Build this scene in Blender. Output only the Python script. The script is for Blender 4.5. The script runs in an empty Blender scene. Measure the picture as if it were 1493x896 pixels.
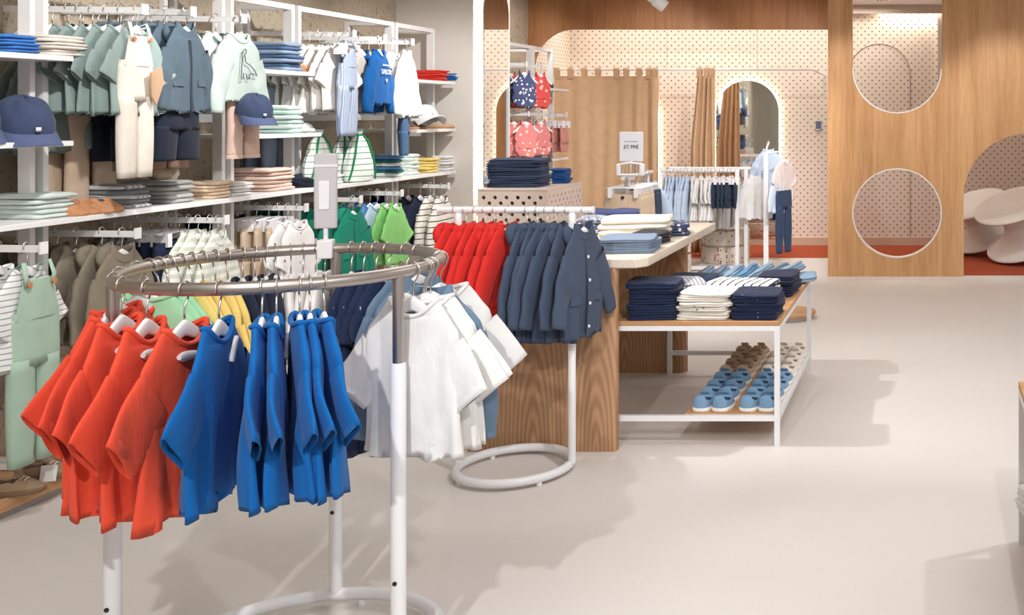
import bpy, bmesh, math, random
from mathutils import Vector, Matrix, noise
RND = random.Random(11)
SC = bpy.context.scene
COL = SC.collection
PI = math.pi
# camera: level, one-point view; F is the focal length in pixels of the 1493x896 frame, (VX, VY) its vanishing point
F, VX, VY, HC = 1520.0, 1350.0, 165.0, 1.55

def P(x, y, Y):
    return Vector(((x - VX) / F * Y, Y, HC - (y - VY) / F * Y))

def PX(x, Y):
    return (x - VX) / F * Y

# ------------------------------------------------------------------ mesh helper
class MB:
    def __init__(self):
        self.v, self.f = [], []

    def add(self, vs, fs):
        o = len(self.v)
        self.v += [tuple(p) for p in vs]
        self.f += [tuple(i + o for i in q) for q in fs]
        return self

    def box(self, x0, x1, y0, y1, z0, z1):
        vs = [(x, y, z) for z in (z0, z1) for y in (y0, y1) for x in (x0, x1)]
        return self.add(vs, [(0, 2, 3, 1), (4, 5, 7, 6), (0, 1, 5, 4), (2, 6, 7, 3), (0, 4, 6, 2), (1, 3, 7, 5)])

    def loft(self, rings, cap0=True, cap1=True, closed=False):
        n = len(rings[0])
        vs = [p for r in rings for p in r]
        fs = []
        m = len(rings)
        for i in range(m if closed else m - 1):
            a, b = i * n, ((i + 1) % m) * n
            for k in range(n):
                k2 = (k + 1) % n
                fs.append((a + k, a + k2, b + k2, b + k))
        if not closed:
            if cap0:
                fs.append(tuple(range(n - 1, -1, -1)))
            if cap1:
                fs.append(tuple((m - 1) * n + k for k in range(n)))
        return self.add(vs, fs)

    def tube(self, pts, r, n=10, closed=False, flat=None):
        pts = [Vector(p) for p in pts]
        m = len(pts)
        rs = r if isinstance(r, (list, tuple)) else [r] * m
        rings = []
        up = None
        for i, p in enumerate(pts):
            if closed:
                t = (pts[(i + 1) % m] - pts[i - 1]).normalized()
            else:
                t = (pts[min(i + 1, m - 1)] - pts[max(i - 1, 0)]).normalized()
            if up is None:
                up = Vector((0, 0, 1)) if abs(t.z) < .9 else Vector((1, 0, 0))
            a = (up - t * up.dot(t)).normalized()
            b = t.cross(a)
            up = a
            fl = flat or 1.0
            rings.append([p + a * math.cos(2 * PI * k / n) * rs[i] + b * math.sin(2 * PI * k / n) * rs[i] * fl for k in range(n)])
        return self.loft(rings, closed=closed)

    def lathe(self, prof, n=32, c=(0, 0, 0)):
        rings = [[(c[0] + r * math.cos(2 * PI * k / n), c[1] + r * math.sin(2 * PI * k / n), c[2] + z) for k in range(n)] for r, z in prof]
        return self.loft(rings)

    def mesh(self, name, sharp=40):
        me = bpy.data.meshes.new(name)
        me.from_pydata(self.v, [], self.f)
        bm = bmesh.new()
        bm.from_mesh(me)
        bmesh.ops.recalc_face_normals(bm, faces=bm.faces)
        bm.to_mesh(me)
        bm.free()
        me.shade_smooth()
        if sharp:
            me.set_sharp_from_angle(angle=math.radians(sharp))
        me.materials.append(None)
        return me

    def build(self, name, m, parent=None, bevel=0, sharp=40):
        o = obj(name, self.mesh(name, sharp), m, parent)
        if bevel:
            b = o.modifiers.new('bevel', 'BEVEL')
            b.width, b.segments, b.limit_method = bevel, 2, 'ANGLE'
        return o

def obj(name, me, m, parent=None):
    o = bpy.data.objects.new(name, me)
    COL.objects.link(o)
    if parent is not None:
        o.parent = parent
    if m is not None:
        if len(me.materials) == 0:
            me.materials.append(None)
        o.material_slots[0].link = 'OBJECT'
        o.material_slots[0].material = m
    return o

def tag(o, label, cat, group=None):
    o['label'], o['category'] = label, cat
    if group:
        o['group'] = group
    return o

def thing(name, label, cat, loc=(0, 0, 0), rz=0.0, group=None):
    o = bpy.data.objects.new(name, None)
    COL.objects.link(o)
    o.empty_display_size = .05
    o.location, o.rotation_euler = loc, (0, 0, rz)
    return tag(o, label, cat, group)

def struct(o):
    o['kind'] = 'structure'
    return o

def plate(outer, holes, y0, y1):
    """A flat board in the XZ plane with holes, between depths y0 and y1."""
    bm = bmesh.new()
    for loop in [outer] + holes:
        vs = [bm.verts.new((x, y0, z)) for x, z in loop]
        for i in range(len(vs)):
            bm.edges.new((vs[i], vs[(i + 1) % len(vs)]))
    bmesh.ops.triangle_fill(bm, use_beauty=True, use_dissolve=False, edges=bm.edges[:], normal=(0, -1, 0))
    geo = bmesh.ops.extrude_face_region(bm, geom=bm.faces[:])
    bmesh.ops.translate(bm, vec=(0, y1 - y0, 0), verts=[g for g in geo['geom'] if isinstance(g, bmesh.types.BMVert)])
    bmesh.ops.recalc_face_normals(bm, faces=bm.faces)
    me = bpy.data.meshes.new('board')
    bm.to_mesh(me)
    bm.free()
    me.shade_smooth()
    me.set_sharp_from_angle(angle=math.radians(30))
    me.materials.append(None)
    return me

def arch_pts(cx, hw, z0, zs, n=24):
    """Outline of an arch: straight sides from z0 to the spring line zs, half circle on top."""
    return [(cx - hw, z0), (cx + hw, z0)] + [(cx + hw * math.cos(PI * k / n), zs + hw * math.sin(PI * k / n)) for k in range(n + 1)]

# ------------------------------------------------------------------ materials
def lin(c):
    return tuple((x / 255 / 12.92 if x / 255 <= .04045 else ((x / 255 + .055) / 1.055) ** 2.4) for x in c) + (1,)

class NT:
    def __init__(self, name, rough=.6, metal=0., spec=.5):
        self.m = bpy.data.materials.new(name)
        self.m.use_nodes = True
        self.n, self.l = self.m.node_tree.nodes, self.m.node_tree.links
        self.b = self.n['Principled BSDF']
        self.b.inputs['Roughness'].default_value = rough
        self.b.inputs['Metallic'].default_value = metal
        self.b.inputs['Specular IOR Level'].default_value = spec
        self.tc = None

    def coord(self, scale=(1, 1, 1), rot=(0, 0, 0)):
        if self.tc is None:
            self.tc = self.n.new('ShaderNodeTexCoord')
        mp = self.n.new('ShaderNodeMapping')
        mp.inputs['Scale'].default_value = scale
        mp.inputs['Rotation'].default_value = rot
        self.l.new(self.tc.outputs['Object'], mp.inputs['Vector'])
        return mp.outputs['Vector']

    def noise(self, vec, scale, detail=3, rough=.5, dist=0.):
        t = self.n.new('ShaderNodeTexNoise')
        t.inputs['Scale'].default_value, t.inputs['Detail'].default_value = scale, detail
        t.inputs['Roughness'].default_value, t.inputs['Distortion'].default_value = rough, dist
        self.l.new(vec, t.inputs['Vector'])
        return t.outputs['Fac']

    def voro(self, vec, scale, rnd=1.):
        t = self.n.new('ShaderNodeTexVoronoi')
        t.inputs['Scale'].default_value = scale
        t.inputs['Randomness'].default_value = rnd
        self.l.new(vec, t.inputs['Vector'])
        return t

    def ramp(self, fac, stops, interp='LINEAR'):
        r = self.n.new('ShaderNodeValToRGB')
        r.color_ramp.interpolation = interp
        while len(r.color_ramp.elements) < len(stops):
            r.color_ramp.elements.new(.5)
        for e, (p, c) in zip(r.color_ramp.elements, stops):
            e.position, e.color = p, c
        self.l.new(fac, r.inputs['Fac'])
        return r.outputs['Color']

    def math(self, op, a, b=None, c=None):
        t = self.n.new('ShaderNodeMath')
        t.operation = op
        for i, x in enumerate((a, b, c)):
            if x is None:
                continue
            if isinstance(x, (int, float)):
                t.inputs[i].default_value = x
            else:
                self.l.new(x, t.inputs[i])
        return t.outputs[0]

    def mix(self, fac, a, b, mode='MIX'):
        t = self.n.new('ShaderNodeMix')
        t.data_type, t.blend_type = 'RGBA', mode
        for s, x in ((t.inputs[0], fac), (t.inputs[6], a), (t.inputs[7], b)):
            if isinstance(x, (int, float, tuple)):
                s.default_value = x
            else:
                self.l.new(x, s)
        return t.outputs[2]

    def sep(self, vec):
        t = self.n.new('ShaderNodeSeparateXYZ')
        self.l.new(vec, t.inputs[0])
        return t.outputs

    def color(self, c):
        if isinstance(c, tuple):
            self.b.inputs['Base Color'].default_value = c
        else:
            self.l.new(c, self.b.inputs['Base Color'])

    def bump(self, h, strength=.3, dist=.01):
        t = self.n.new('ShaderNodeBump')
        t.inputs['Strength'].default_value, t.inputs['Distance'].default_value = strength, dist
        self.l.new(h, t.inputs['Height'])
        self.l.new(t.outputs[0], self.b.inputs['Normal'])

MATS = {}

def paint(name, c, rough=.45, metal=0.):
    if name not in MATS:
        t = NT(name, rough, metal)
        t.color(t.mix(t.noise(t.coord(), 9), lin(tuple(x * .975 for x in c)), lin(c)))
        MATS[name] = t.m
    return MATS[name]

def fabric(c, weave=700, pattern=None, c2=(255, 255, 255), p=(.03, .3), rough=.85):
    """Cloth of colour c; pattern: None, 'stripe' (across), 'pin' (along), 'dots', 'blot' (large print), 'denim'."""
    key = ('fabric', c, weave, pattern, c2, p)
    if key in MATS:
        return MATS[key]
    t = NT('cloth_%d_%d_%d_%s' % (c[0], c[1], c[2], pattern or 'plain'), rough, 0, .25)
    v = t.coord()
    base = t.mix(t.noise(v, 14, 3), lin(tuple(x * .93 for x in c)), lin(tuple(min(255, x * 1.04) for x in c)))
    if pattern in ('stripe', 'pin'):
        s = t.sep(v)
        z = t.math('ADD', s[2] if pattern == 'stripe' else s[0], t.math('MULTIPLY', t.noise(v, 6), .012))
        fr = t.math('FRACT', t.math('DIVIDE', t.math('ADD', z, 5.0), p[0]))
        base = t.mix(t.math('LESS_THAN', fr, p[1]), base, lin(c2))
    elif pattern in ('dots', 'blot'):
        vo = t.voro(v, 1 / p[0], .85 if pattern == 'dots' else 1.)
        base = t.mix(t.math('LESS_THAN', vo.outputs['Distance'], p[1]), base, lin(c2))
    elif pattern == 'denim':
        base = t.mix(t.math('MULTIPLY', t.noise(v, 22, 5), .55), base, lin(c2))
    t.color(base)
    t.bump(t.math('ADD', t.math('MULTIPLY', t.noise(v, weave, 2), .10), t.noise(t.coord((1, 1, .45)), 13, 4, .55, .6)), .38, .016)
    t.b.inputs['Sheen Weight'].default_value = .08
    t.b.inputs['Sheen Roughness'].default_value = .5
    MATS[key] = t.m
    return t.m

def wood(name, dark, light, axis='z', scale=1., rough=.5, cathedral=0.):
    if name in MATS:
        return MATS[name]
    t = NT(name, rough, 0, .3)
    st = {'z': (1, 1, .045), 'x': (.045, 1, 1), 'y': (1, .045, 1)}[axis]
    v = t.coord(tuple(s * scale for s in st))
    fine = t.noise(v, 95, 4, .6)
    broad = t.noise(v, 9, 3, .5, .6)
    f = t.math('ADD', t.math('MULTIPLY', fine, .45), t.math('MULTIPLY', broad, .55))
    if cathedral:
        w = t.n.new('ShaderNodeTexWave')
        w.wave_type, w.rings_direction = 'RINGS', 'Y'
        w.inputs['Scale'].default_value, w.inputs['Distortion'].default_value = 17., 1.3
        w.inputs['Detail'].default_value, w.inputs['Detail Scale'].default_value = 2, .8
        if True:
            v2 = t.coord((1, 1, .16))
            s = t.sep(v2)
            cb = t.n.new('ShaderNodeCombineXYZ')
            t.l.new(t.math('PINGPONG', t.math('ADD', s[0], 3.), .145), cb.inputs[0])
            t.l.new(s[2], cb.inputs[2])
            t.l.new(cb.outputs[0], w.inputs['Vector'])
        f = t.math('ADD', t.math('MULTIPLY', f, 1 - cathedral), t.math('MULTIPLY', w.outputs['Fac'], cathedral))
    t.color(t.ramp(f, [(.3, lin(dark)), (.68, lin(light))]))
    t.bump(fine, .08, .002)
    MATS[name] = t.m
    return t.m

def emit(name, c, s):
    t = NT(name)
    t.color(lin(c))
    t.b.inputs['Emission Color'].default_value = lin(c)
    t.b.inputs['Emission Strength'].default_value = s
    return t.m

def pegboard(name, axis):
    t = NT(name, .7, 0, .2)
    v = t.coord()
    s = t.sep(v)
    hx, hz = s[axis], s[2]
    def dist(off):
        a = t.math('MULTIPLY', t.math('SUBTRACT', t.math('FRACT', t.math('ADD', t.math('DIVIDE', hx, .0839), 100 + off)), .5), .0839)
        b = t.math('MULTIPLY', t.math('SUBTRACT', t.math('FRACT', t.math('ADD', t.math('DIVIDE', hz, .0822), 100 + off)), .5), .0822)
        return t.math('SQRT', t.math('ADD', t.math('MULTIPLY', a, a), t.math('MULTIPLY', b, b)))
    d = t.math('MINIMUM', dist(0.), dist(.5))
    base = t.mix(t.noise(v, 3), lin((232, 220, 206)), lin((238, 226, 212)))
    t.color(t.mix(t.math('LESS_THAN', d,   .0078), base, lin((96, 66, 46))))
    return t.m

def plaster(name, c, pits=True):
    t = NT(name, .9, 0, .15)
    v = t.coord()
    n1 = t.noise(v, 2.2, 5)
    n2 = t.noise(v, 38, 6, .7)
    base = t.mix(n1, lin(tuple(x * .86 for x in c)), lin(c))
    if pits:
        pit = t.ramp(n2, [(.36, (0, 0, 0, 1)), (.44, (1, 1, 1, 1))])
        base = t.mix(pit, lin(tuple(x * .62 for x in c)), base)
        t.bump(t.math('ADD', n2, t.math('MULTIPLY', t.noise(v, 7, 3), .6)), .7, .02)
    t.color(base)
    return t.m

def terrazzo(name, base, chips, scale=55, thr=.33):
    t = NT(name, .55, 0, .3)
    v = t.coord()
    vo = t.voro(v, scale)
    r = t.n.new('ShaderNodeSeparateColor')
    t.l.new(vo.outputs['Color'], r.inputs[0])
    m = t.math('MULTIPLY', t.math('LESS_THAN', vo.outputs['Distance'], thr), t.math('GREATER_THAN', r.outputs[0], .7))
    t.color(t.mix(m, t.mix(t.noise(v, 5), lin(base), lin(tuple(x * .96 for x in base))), lin(chips)))
    return t.m

WHITE = paint('white_metal', (236, 236, 238), .35)
WPLA = paint('white_plastic', (240, 238, 240), .4)
CHROME = paint('brushed_steel', (186, 178, 172), .36, 1.)
WIRE = paint('hook_steel', (215, 208, 202), .25, 1.)
BLACK = paint('black_metal', (28, 28, 30), .4)
OAK = wood('oak_panel', (176, 126, 82), (217, 172, 124))
OAKD = wood('oak_fascia', (150, 100, 64), (190, 138, 94))  # panel oak made browner; the recessed fascia's weaker light is put into the colour
OAKC = wood('oak_counter', (158, 120, 90), (190, 149, 114), cathedral=.30)
OAKX = wood('oak_top', (172, 124, 84), (214, 168, 124), 'x')
OAKY = wood('oak_shelf', (172, 124, 84), (214, 168, 124), 'y')
TAGM = paint('tag_plastic', (214, 210, 216), .4)
# ------------------------------------------------------------------ camera, light
cam = bpy.data.cameras.new('camera')
cam.sensor_width, cam.lens = 36.0, 36.0 * F / 1493
cam.shift_x = -(VX - 746.5) / 1493
cam.shift_y = -(448 - VY) / 1493
cam.clip_end = 60
co = bpy.data.objects.new('camera', cam)
COL.objects.link(co)
co.location, co.rotation_euler = (0, 0, HC), (PI / 2, 0, 0)
SC.camera = co
SC.view_settings.view_transform = 'Standard'
SC.view_settings.look = 'None'
SC.view_settings.gamma = 1
SC.view_settings.use_curve_mapping = False
SC.view_settings.exposure = 0.0
w = bpy.data.worlds.new('world')
SC.world = w
w.use_nodes = True
w.node_tree.nodes['Background'].inputs[0].default_value = (1, .99, .98, 1)
w.node_tree.nodes['Background'].inputs[1].default_value = .7

def light(kind, loc, aim, power, color=(1, .95, .88), size=.1, size_y=None, angle=60, blend=.6):
    d = bpy.data.lights.new('ceiling_or_fill_lamp', kind)
    d.energy, d.color = power, color
    if kind == 'AREA':
        d.size = size
        if size_y:
            d.shape, d.size_y = 'RECTANGLE', size_y
    else:
        d.shadow_soft_size = size
    if kind == 'SPOT':
        d.spot_size, d.spot_blend = math.radians(angle), blend
    o = bpy.data.objects.new('ceiling_or_fill_lamp', d)
    COL.objects.link(o)
    o.location = loc
    o.rotation_euler = (Vector(aim) - Vector(loc)).to_track_quat('-Z', 'Y').to_euler()
    return o

for x, y in ((-1.6, 1.6), (.8, 1.6), (-1.8, 4.6), (.8, 4.6), (-1.6, 7.6), (.8, 7.6)):
    light('AREA', (x, y, 2.77), (x, y, 0), 15, (1, .985, .97), 1.2)  # soft fill added to brighten the room, no fixtures behind it
# track spots, plus added fill spots for curtains, rack-end blouse and the mirrored wall
for x, y, ax, ay, az, pw, an in (
        (-1.2, .25, -1.9, 2.9, .5, 210, 62), (.5, .9, -.7, 3.7, .1, 125, 60), (1.6, 4.4, .5, 3.2, 0, 72, 66), (.9, 3.6, .4, 6.2, 0, 80, 66),
        (-2.2, 4.9, -.9, 5.6, .4, 150, 56), (-.2, 2.9, -1.6, 4.8, .8, 120, 52),
        (-2.4, 3.3, -3.9, 4.3, 1.3, 130, 62), (-2.4, 4.6, -3.9, 5.3, 1.4, 130, 60), (-2.4, 5.7, -3.9, 6.4, 1.4, 140, 60), (-2.4, 6.3, -3.7, 7.5, 1.4, 130, 60),
        (-2.2, 7.6, -3.8, 9.4, 1.5, 150, 56), (-1.0, 7.9, -2.1, 10.2, .8, 190, 60), (-3.5, 9.9, -4.22, 10.8, 1.9, 34, 80), (-.6, 8.3, -1.9, 10.3, .7, 60, 50), (-2.2, .6, -4.0, 1.6, 1.6, 130, 80), (-.75, 8.7, -.75, 9.9, 1.42, 62, 62), (-.1, 8.6, -.2, 9.9, 1.2, 34, 64), (.75, 8.7, .75, 9.9, 1.4, 56, 64),
        (-2.6, 9.4, -2.9, 11.3, 1.6, 70, 70), (-1.2, 9.4, -1.7, 11.3, 1.6, 50, 70), (-.9, 5.9, -1.9, 7.4, .9, 120, 50)):
    light('SPOT', (x, y, 2.72), (ax, ay, az), pw, (1, .985, .968), .035, angle=an, blend=.75)
# ------------------------------------------------------------------ the setting
def boxs(name, m, *b, bevel=0):
    return struct(MB().box(*b).build(name, m, None, bevel))

tf = NT('pale_floor', .5, 0, .35)
vv = tf.coord()
sp = tf.math('GREATER_THAN', tf.noise(vv, 160, 2, .5), .66)
fcol = tf.mix(tf.noise(vv, 1.3, 4), lin((217, 210, 205)), lin((226, 221, 218)))
tf.color(tf.mix(tf.math('MULTIPLY', sp, .35), fcol, lin((190, 174, 160))))
boxs('floor', tf.m, -4.6, 5.5, -4.2, 12.6, -.1, 0)
boxs('ceiling', paint('white_ceiling', (238, 236, 232), .8), -4.6, 5.5, -4.2, 12.6, 2.8, 2.9)
PLAST = plaster('pitted_plaster', (206, 190, 168))
boxs('wall_left', PLAST, -4.2, -4.0, -4.2, 7.87, 0, 2.8)
PAINTW = paint('warm_white_wall', (226, 220, 212), .8)
boxs('wall_pier', PAINTW, -4.4, -3.417, 7.87, 8.56, 0, 2.8)
boxs('wall_left_rear', PLAST, -4.4, -4.22, 8.56, 11.06, 0, 2.8)
boxs('wall_left_alcove', pegboard('pegboard_side', 1), -4.4, -4.166, 11.12, 12.2, 0, 2.8)
boxs('wall_back', pegboard('pegboard_back', 0), -4.4, 5.5, 12.2, 12.4, 0, 2.8)
BASEW = paint('baseboard_tan', (216, 190, 166), .5)
boxs('baseboard_back', BASEW, -4.166, 5.5, 12.18, 12.2, 0, .1)
# fascia over the fitting rooms: oak board with one rounded corner
r = .42
arc = [(-4.166 + r - r * math.cos(PI / 2 * k / 16), 2.44 - r + r * math.sin(PI / 2 * k / 16)) for k in range(17)]
fo = [(-4.225, 0), (-4.166, 0)] + arc + [(-.94, 2.44), (-.94, 2.8), (-4.225, 2.8)]
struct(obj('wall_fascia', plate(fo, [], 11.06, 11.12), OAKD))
# oak screen with portholes and arch, in two boards
cx = (1308 - VX) / F * 9.9
N = 48
uh = [(cx - .425, 2.72), (cx + .425, 2.72)] + [(cx + .425 * math.cos(PI * k / 32), 1.973 - .425 * math.sin(PI * k / 32)) for k in range(33)]
ch = [(cx + .427 * math.cos(2 * PI * k / N), .602 + .427 * math.sin(2 * PI * k / N)) for k in range(N)]
struct(obj('wall_screen', plate([(-.931, 0), (.1685, 0), (.1685, 2.8), (-.931, 2.8)], [uh, ch], 9.9, 9.96), OAK))
ac, ar, az = .965, .607, .749
arch = [(ac - ar * math.cos(PI * k / 32), az + ar * math.sin(PI * k / 32)) for k in range(33)]
struct(obj('wall_screen_arch', plate([(.1695, 0), (ac - ar, 0)] + arch + [(ac + ar, 0), (2.6, 0), (2.6, 2.8), (.1695, 2.8)], [], 9.9, 9.96), OAK))
LIP = paint('hole_lip', (232, 226, 218), .5)
def lip(name, cx_, cz, rad, a0, a1, closed):
    n = 64
    rings = []
    for k in range(n if closed else n + 1):
        a = a0 + (a1 - a0) * k / n
        c, s = math.cos(a), math.sin(a)
        rings.append([(cx_ + rr * c, yy, cz + rr * s) for rr, yy in ((rad - .001, 9.898), (rad - .012, 9.898), (rad - .012, 9.962), (rad - .001, 9.962))])
    struct(MB().loft(rings, closed=closed).build(name, LIP))
lip('trim_porthole', cx, .602, .427, 0, 2 * PI, True)
lip('trim_window', cx, 1.973, .425, PI, 2 * PI, False)
boxs('trim_post', PAINTW, .135, .205, 12.1, 12.2, .1, 2.7)
boxs('trim_cove', paint('cove_beige', (205, 192, 178), .7), -4.166, 5.5, 12.02, 12.06, 2.7, 2.8)
# thin outline of a door cut into the pegboard
GRO = paint('groove', (150, 130, 112), .8)
gx, gr = PX(1327, 12.19), .36
pts = [(gx, 12.197, .1), (gx, 12.197, 2.0)] + [(gx - gr + gr * math.cos(PI * k / 24), 12.197, 2.0 + gr * math.sin(PI * k / 24)) for k in range(1, 25)] + [(gx - 2 * gr, 12.197, .1)]
struct(MB().tube(pts, .004, 6).build('trim_door_outline', GRO))
tc_ = NT('rust_carpet', .95, 0, .1)
v = tc_.coord()
tc_.color(tc_.mix(tc_.noise(v, 180, 3), lin((158, 74, 50)), lin((180, 90, 64))))
tc_.bump(tc_.noise(v, 400, 2), .5, .004)
boxs('floor_carpet_alcove', tc_.m, -4.166, -.9, 11.08, 12.18, 0, .008)
boxs('floor_carpet_play', tc_.m, -.9, 5.0, 9.965, 12.18, 0, .008)
boxs('trim_carpet_edge', LIP, -4.166, -.9, 11.055, 11.08, 0, .012)
# light coves (area lamps, no tubes modelled)
light('AREA', (-2.2, 11.75, 2.76), (-2.2, 11.95, 0), 27, (1, .94, .86), .3, 3.6).rotation_euler = (0, 0, PI / 2)
light('AREA', (1.2, 12.13, 2.785), (1.2, 12.13, 0), 22, (1, .92, .82), .1, 3.4).rotation_euler = (0, 0, PI / 2)

# ------------------------------------------------------------------ mirrors
GLOW = emit('warm_led', (255, 236, 206), 15)
tm = NT('mirror_glass', .02, 1.)
tm.color((.9, .92, .92, 1))
MIR = tm.m

def arch_mirror(label, loc, rz, hw, z0, zs, group=None):
    t = thing('arched_mirror', label, 'mirror', loc, rz, group)
    o = obj('glass', plate(arch_pts(0, hw, z0, zs, 32), [], -.056, -.048), MIR, t)
    obj('backing_board', plate(arch_pts(0, hw - .004, z0 + .004, zs, 32), [], -.047, -.036), PAINTW, t)
    pts = [(x, -.022, z) for x, z in arch_pts(0, hw - .012, z0 + .02, zs, 32)]
    MB().tube(pts[1:] + pts[:1], .006, 6).build('light_strip', GLOW, t)
    return t
arch_mirror('tall arched mirror with a glowing rim beside the gathered narrow curtain', (PX(1091, 12.2), 12.2, 0), 0, .365, .11, 1.566)
arch_mirror('tall arched mirror with a glowing rim mostly hidden by the wide curtain', (PX(916, 12.2), 12.2, 0), 0, .365, .11, 1.50)
ym = (7.93 + 8.40) / 2
arch_mirror('tall arched mirror on the side of the white pier', (-3.417, ym, 0), PI / 2, (8.40 - 7.93) / 2, .3, 2.33)
o = MB().box(-3.419, -3.405, 7.885, 7.905, .9, 2.75).build('light_strip', GLOW)
tag(o, 'upright glowing light strip on the corner of the white pier', 'light')

# ------------------------------------------------------------------ garments
def lerp_tab(tab, z):
    for (z0, a0), (z1, a1) in zip(tab, tab[1:]):
        if z <= z0 and z >= z1:
            return a0 + (a1 - a0) * (z0 - z) / (z0 - z1) if z0 != z1 else a0
    return tab[-1][1]

NZ = -.082      # height of the neck below the middle of the rail
STY = {
    'tee':      dict(W=.145, L=.425, t=.018, neck=.072, sl=.150, sa=48, sh=.078, fl=1.08, A=.010),
    'tee_wide': dict(W=.148, L=.43, t=.018, neck=.072, sl=.158, sa=38, sh=.080, fl=1.06, A=.010),
    'tee_wall': dict(W=.145, L=.38, t=.019, neck=.066, sl=.105, sa=54, sh=.074, fl=1.06, A=.008),
    'blouse':   dict(W=.145, L=.40, t=.020, neck=.064, sl=.115, sa=58, sh=.070, fl=1.22, A=.012),
    'sweat':    dict(W=.150, L=.34, t=.030, neck=.064, sl=.27, sa=66, sh=.066, fl=.95, A=.005, cuff=1),
    'shirt':    dict(W=.145, L=.42, t=.020, neck=.060, sl=.29, sa=68, sh=.058, fl=1.05, A=.009, collar=.026, placket=1),
    'coat':     dict(W=.150, L=.47, t=.017, neck=.070, sl=.29, sa=58, sh=.064, fl=1.06, A=.008, collar=.03, placket=1, pocket=1, hood=1),
    'jacket':   dict(W=.140, L=.39, t=.020, neck=.066, sl=.27, sa=66, sh=.062, fl=1.08, A=.010, collar=.03, placket=1, pocket=1, hood=1),
    'dress':    dict(W=.130, L=.52, t=.028, neck=.060, sl=.08, sa=58, sh=.06, fl=1.5, A=.015),
    'swimsuit': dict(W=.105, L=.30, t=.022, neck=.085, sl=0, sa=0, sh=0, fl=.62, A=.006, frill=1),
    'romper':   dict(W=.120, L=.36, t=.028, neck=.060, sl=.08, sa=60, sh=.05, fl=1.15, A=.012),
}
CACHE = {}

def sgn(x, e):
    return math.copysign(abs(x) ** e, x)

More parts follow.
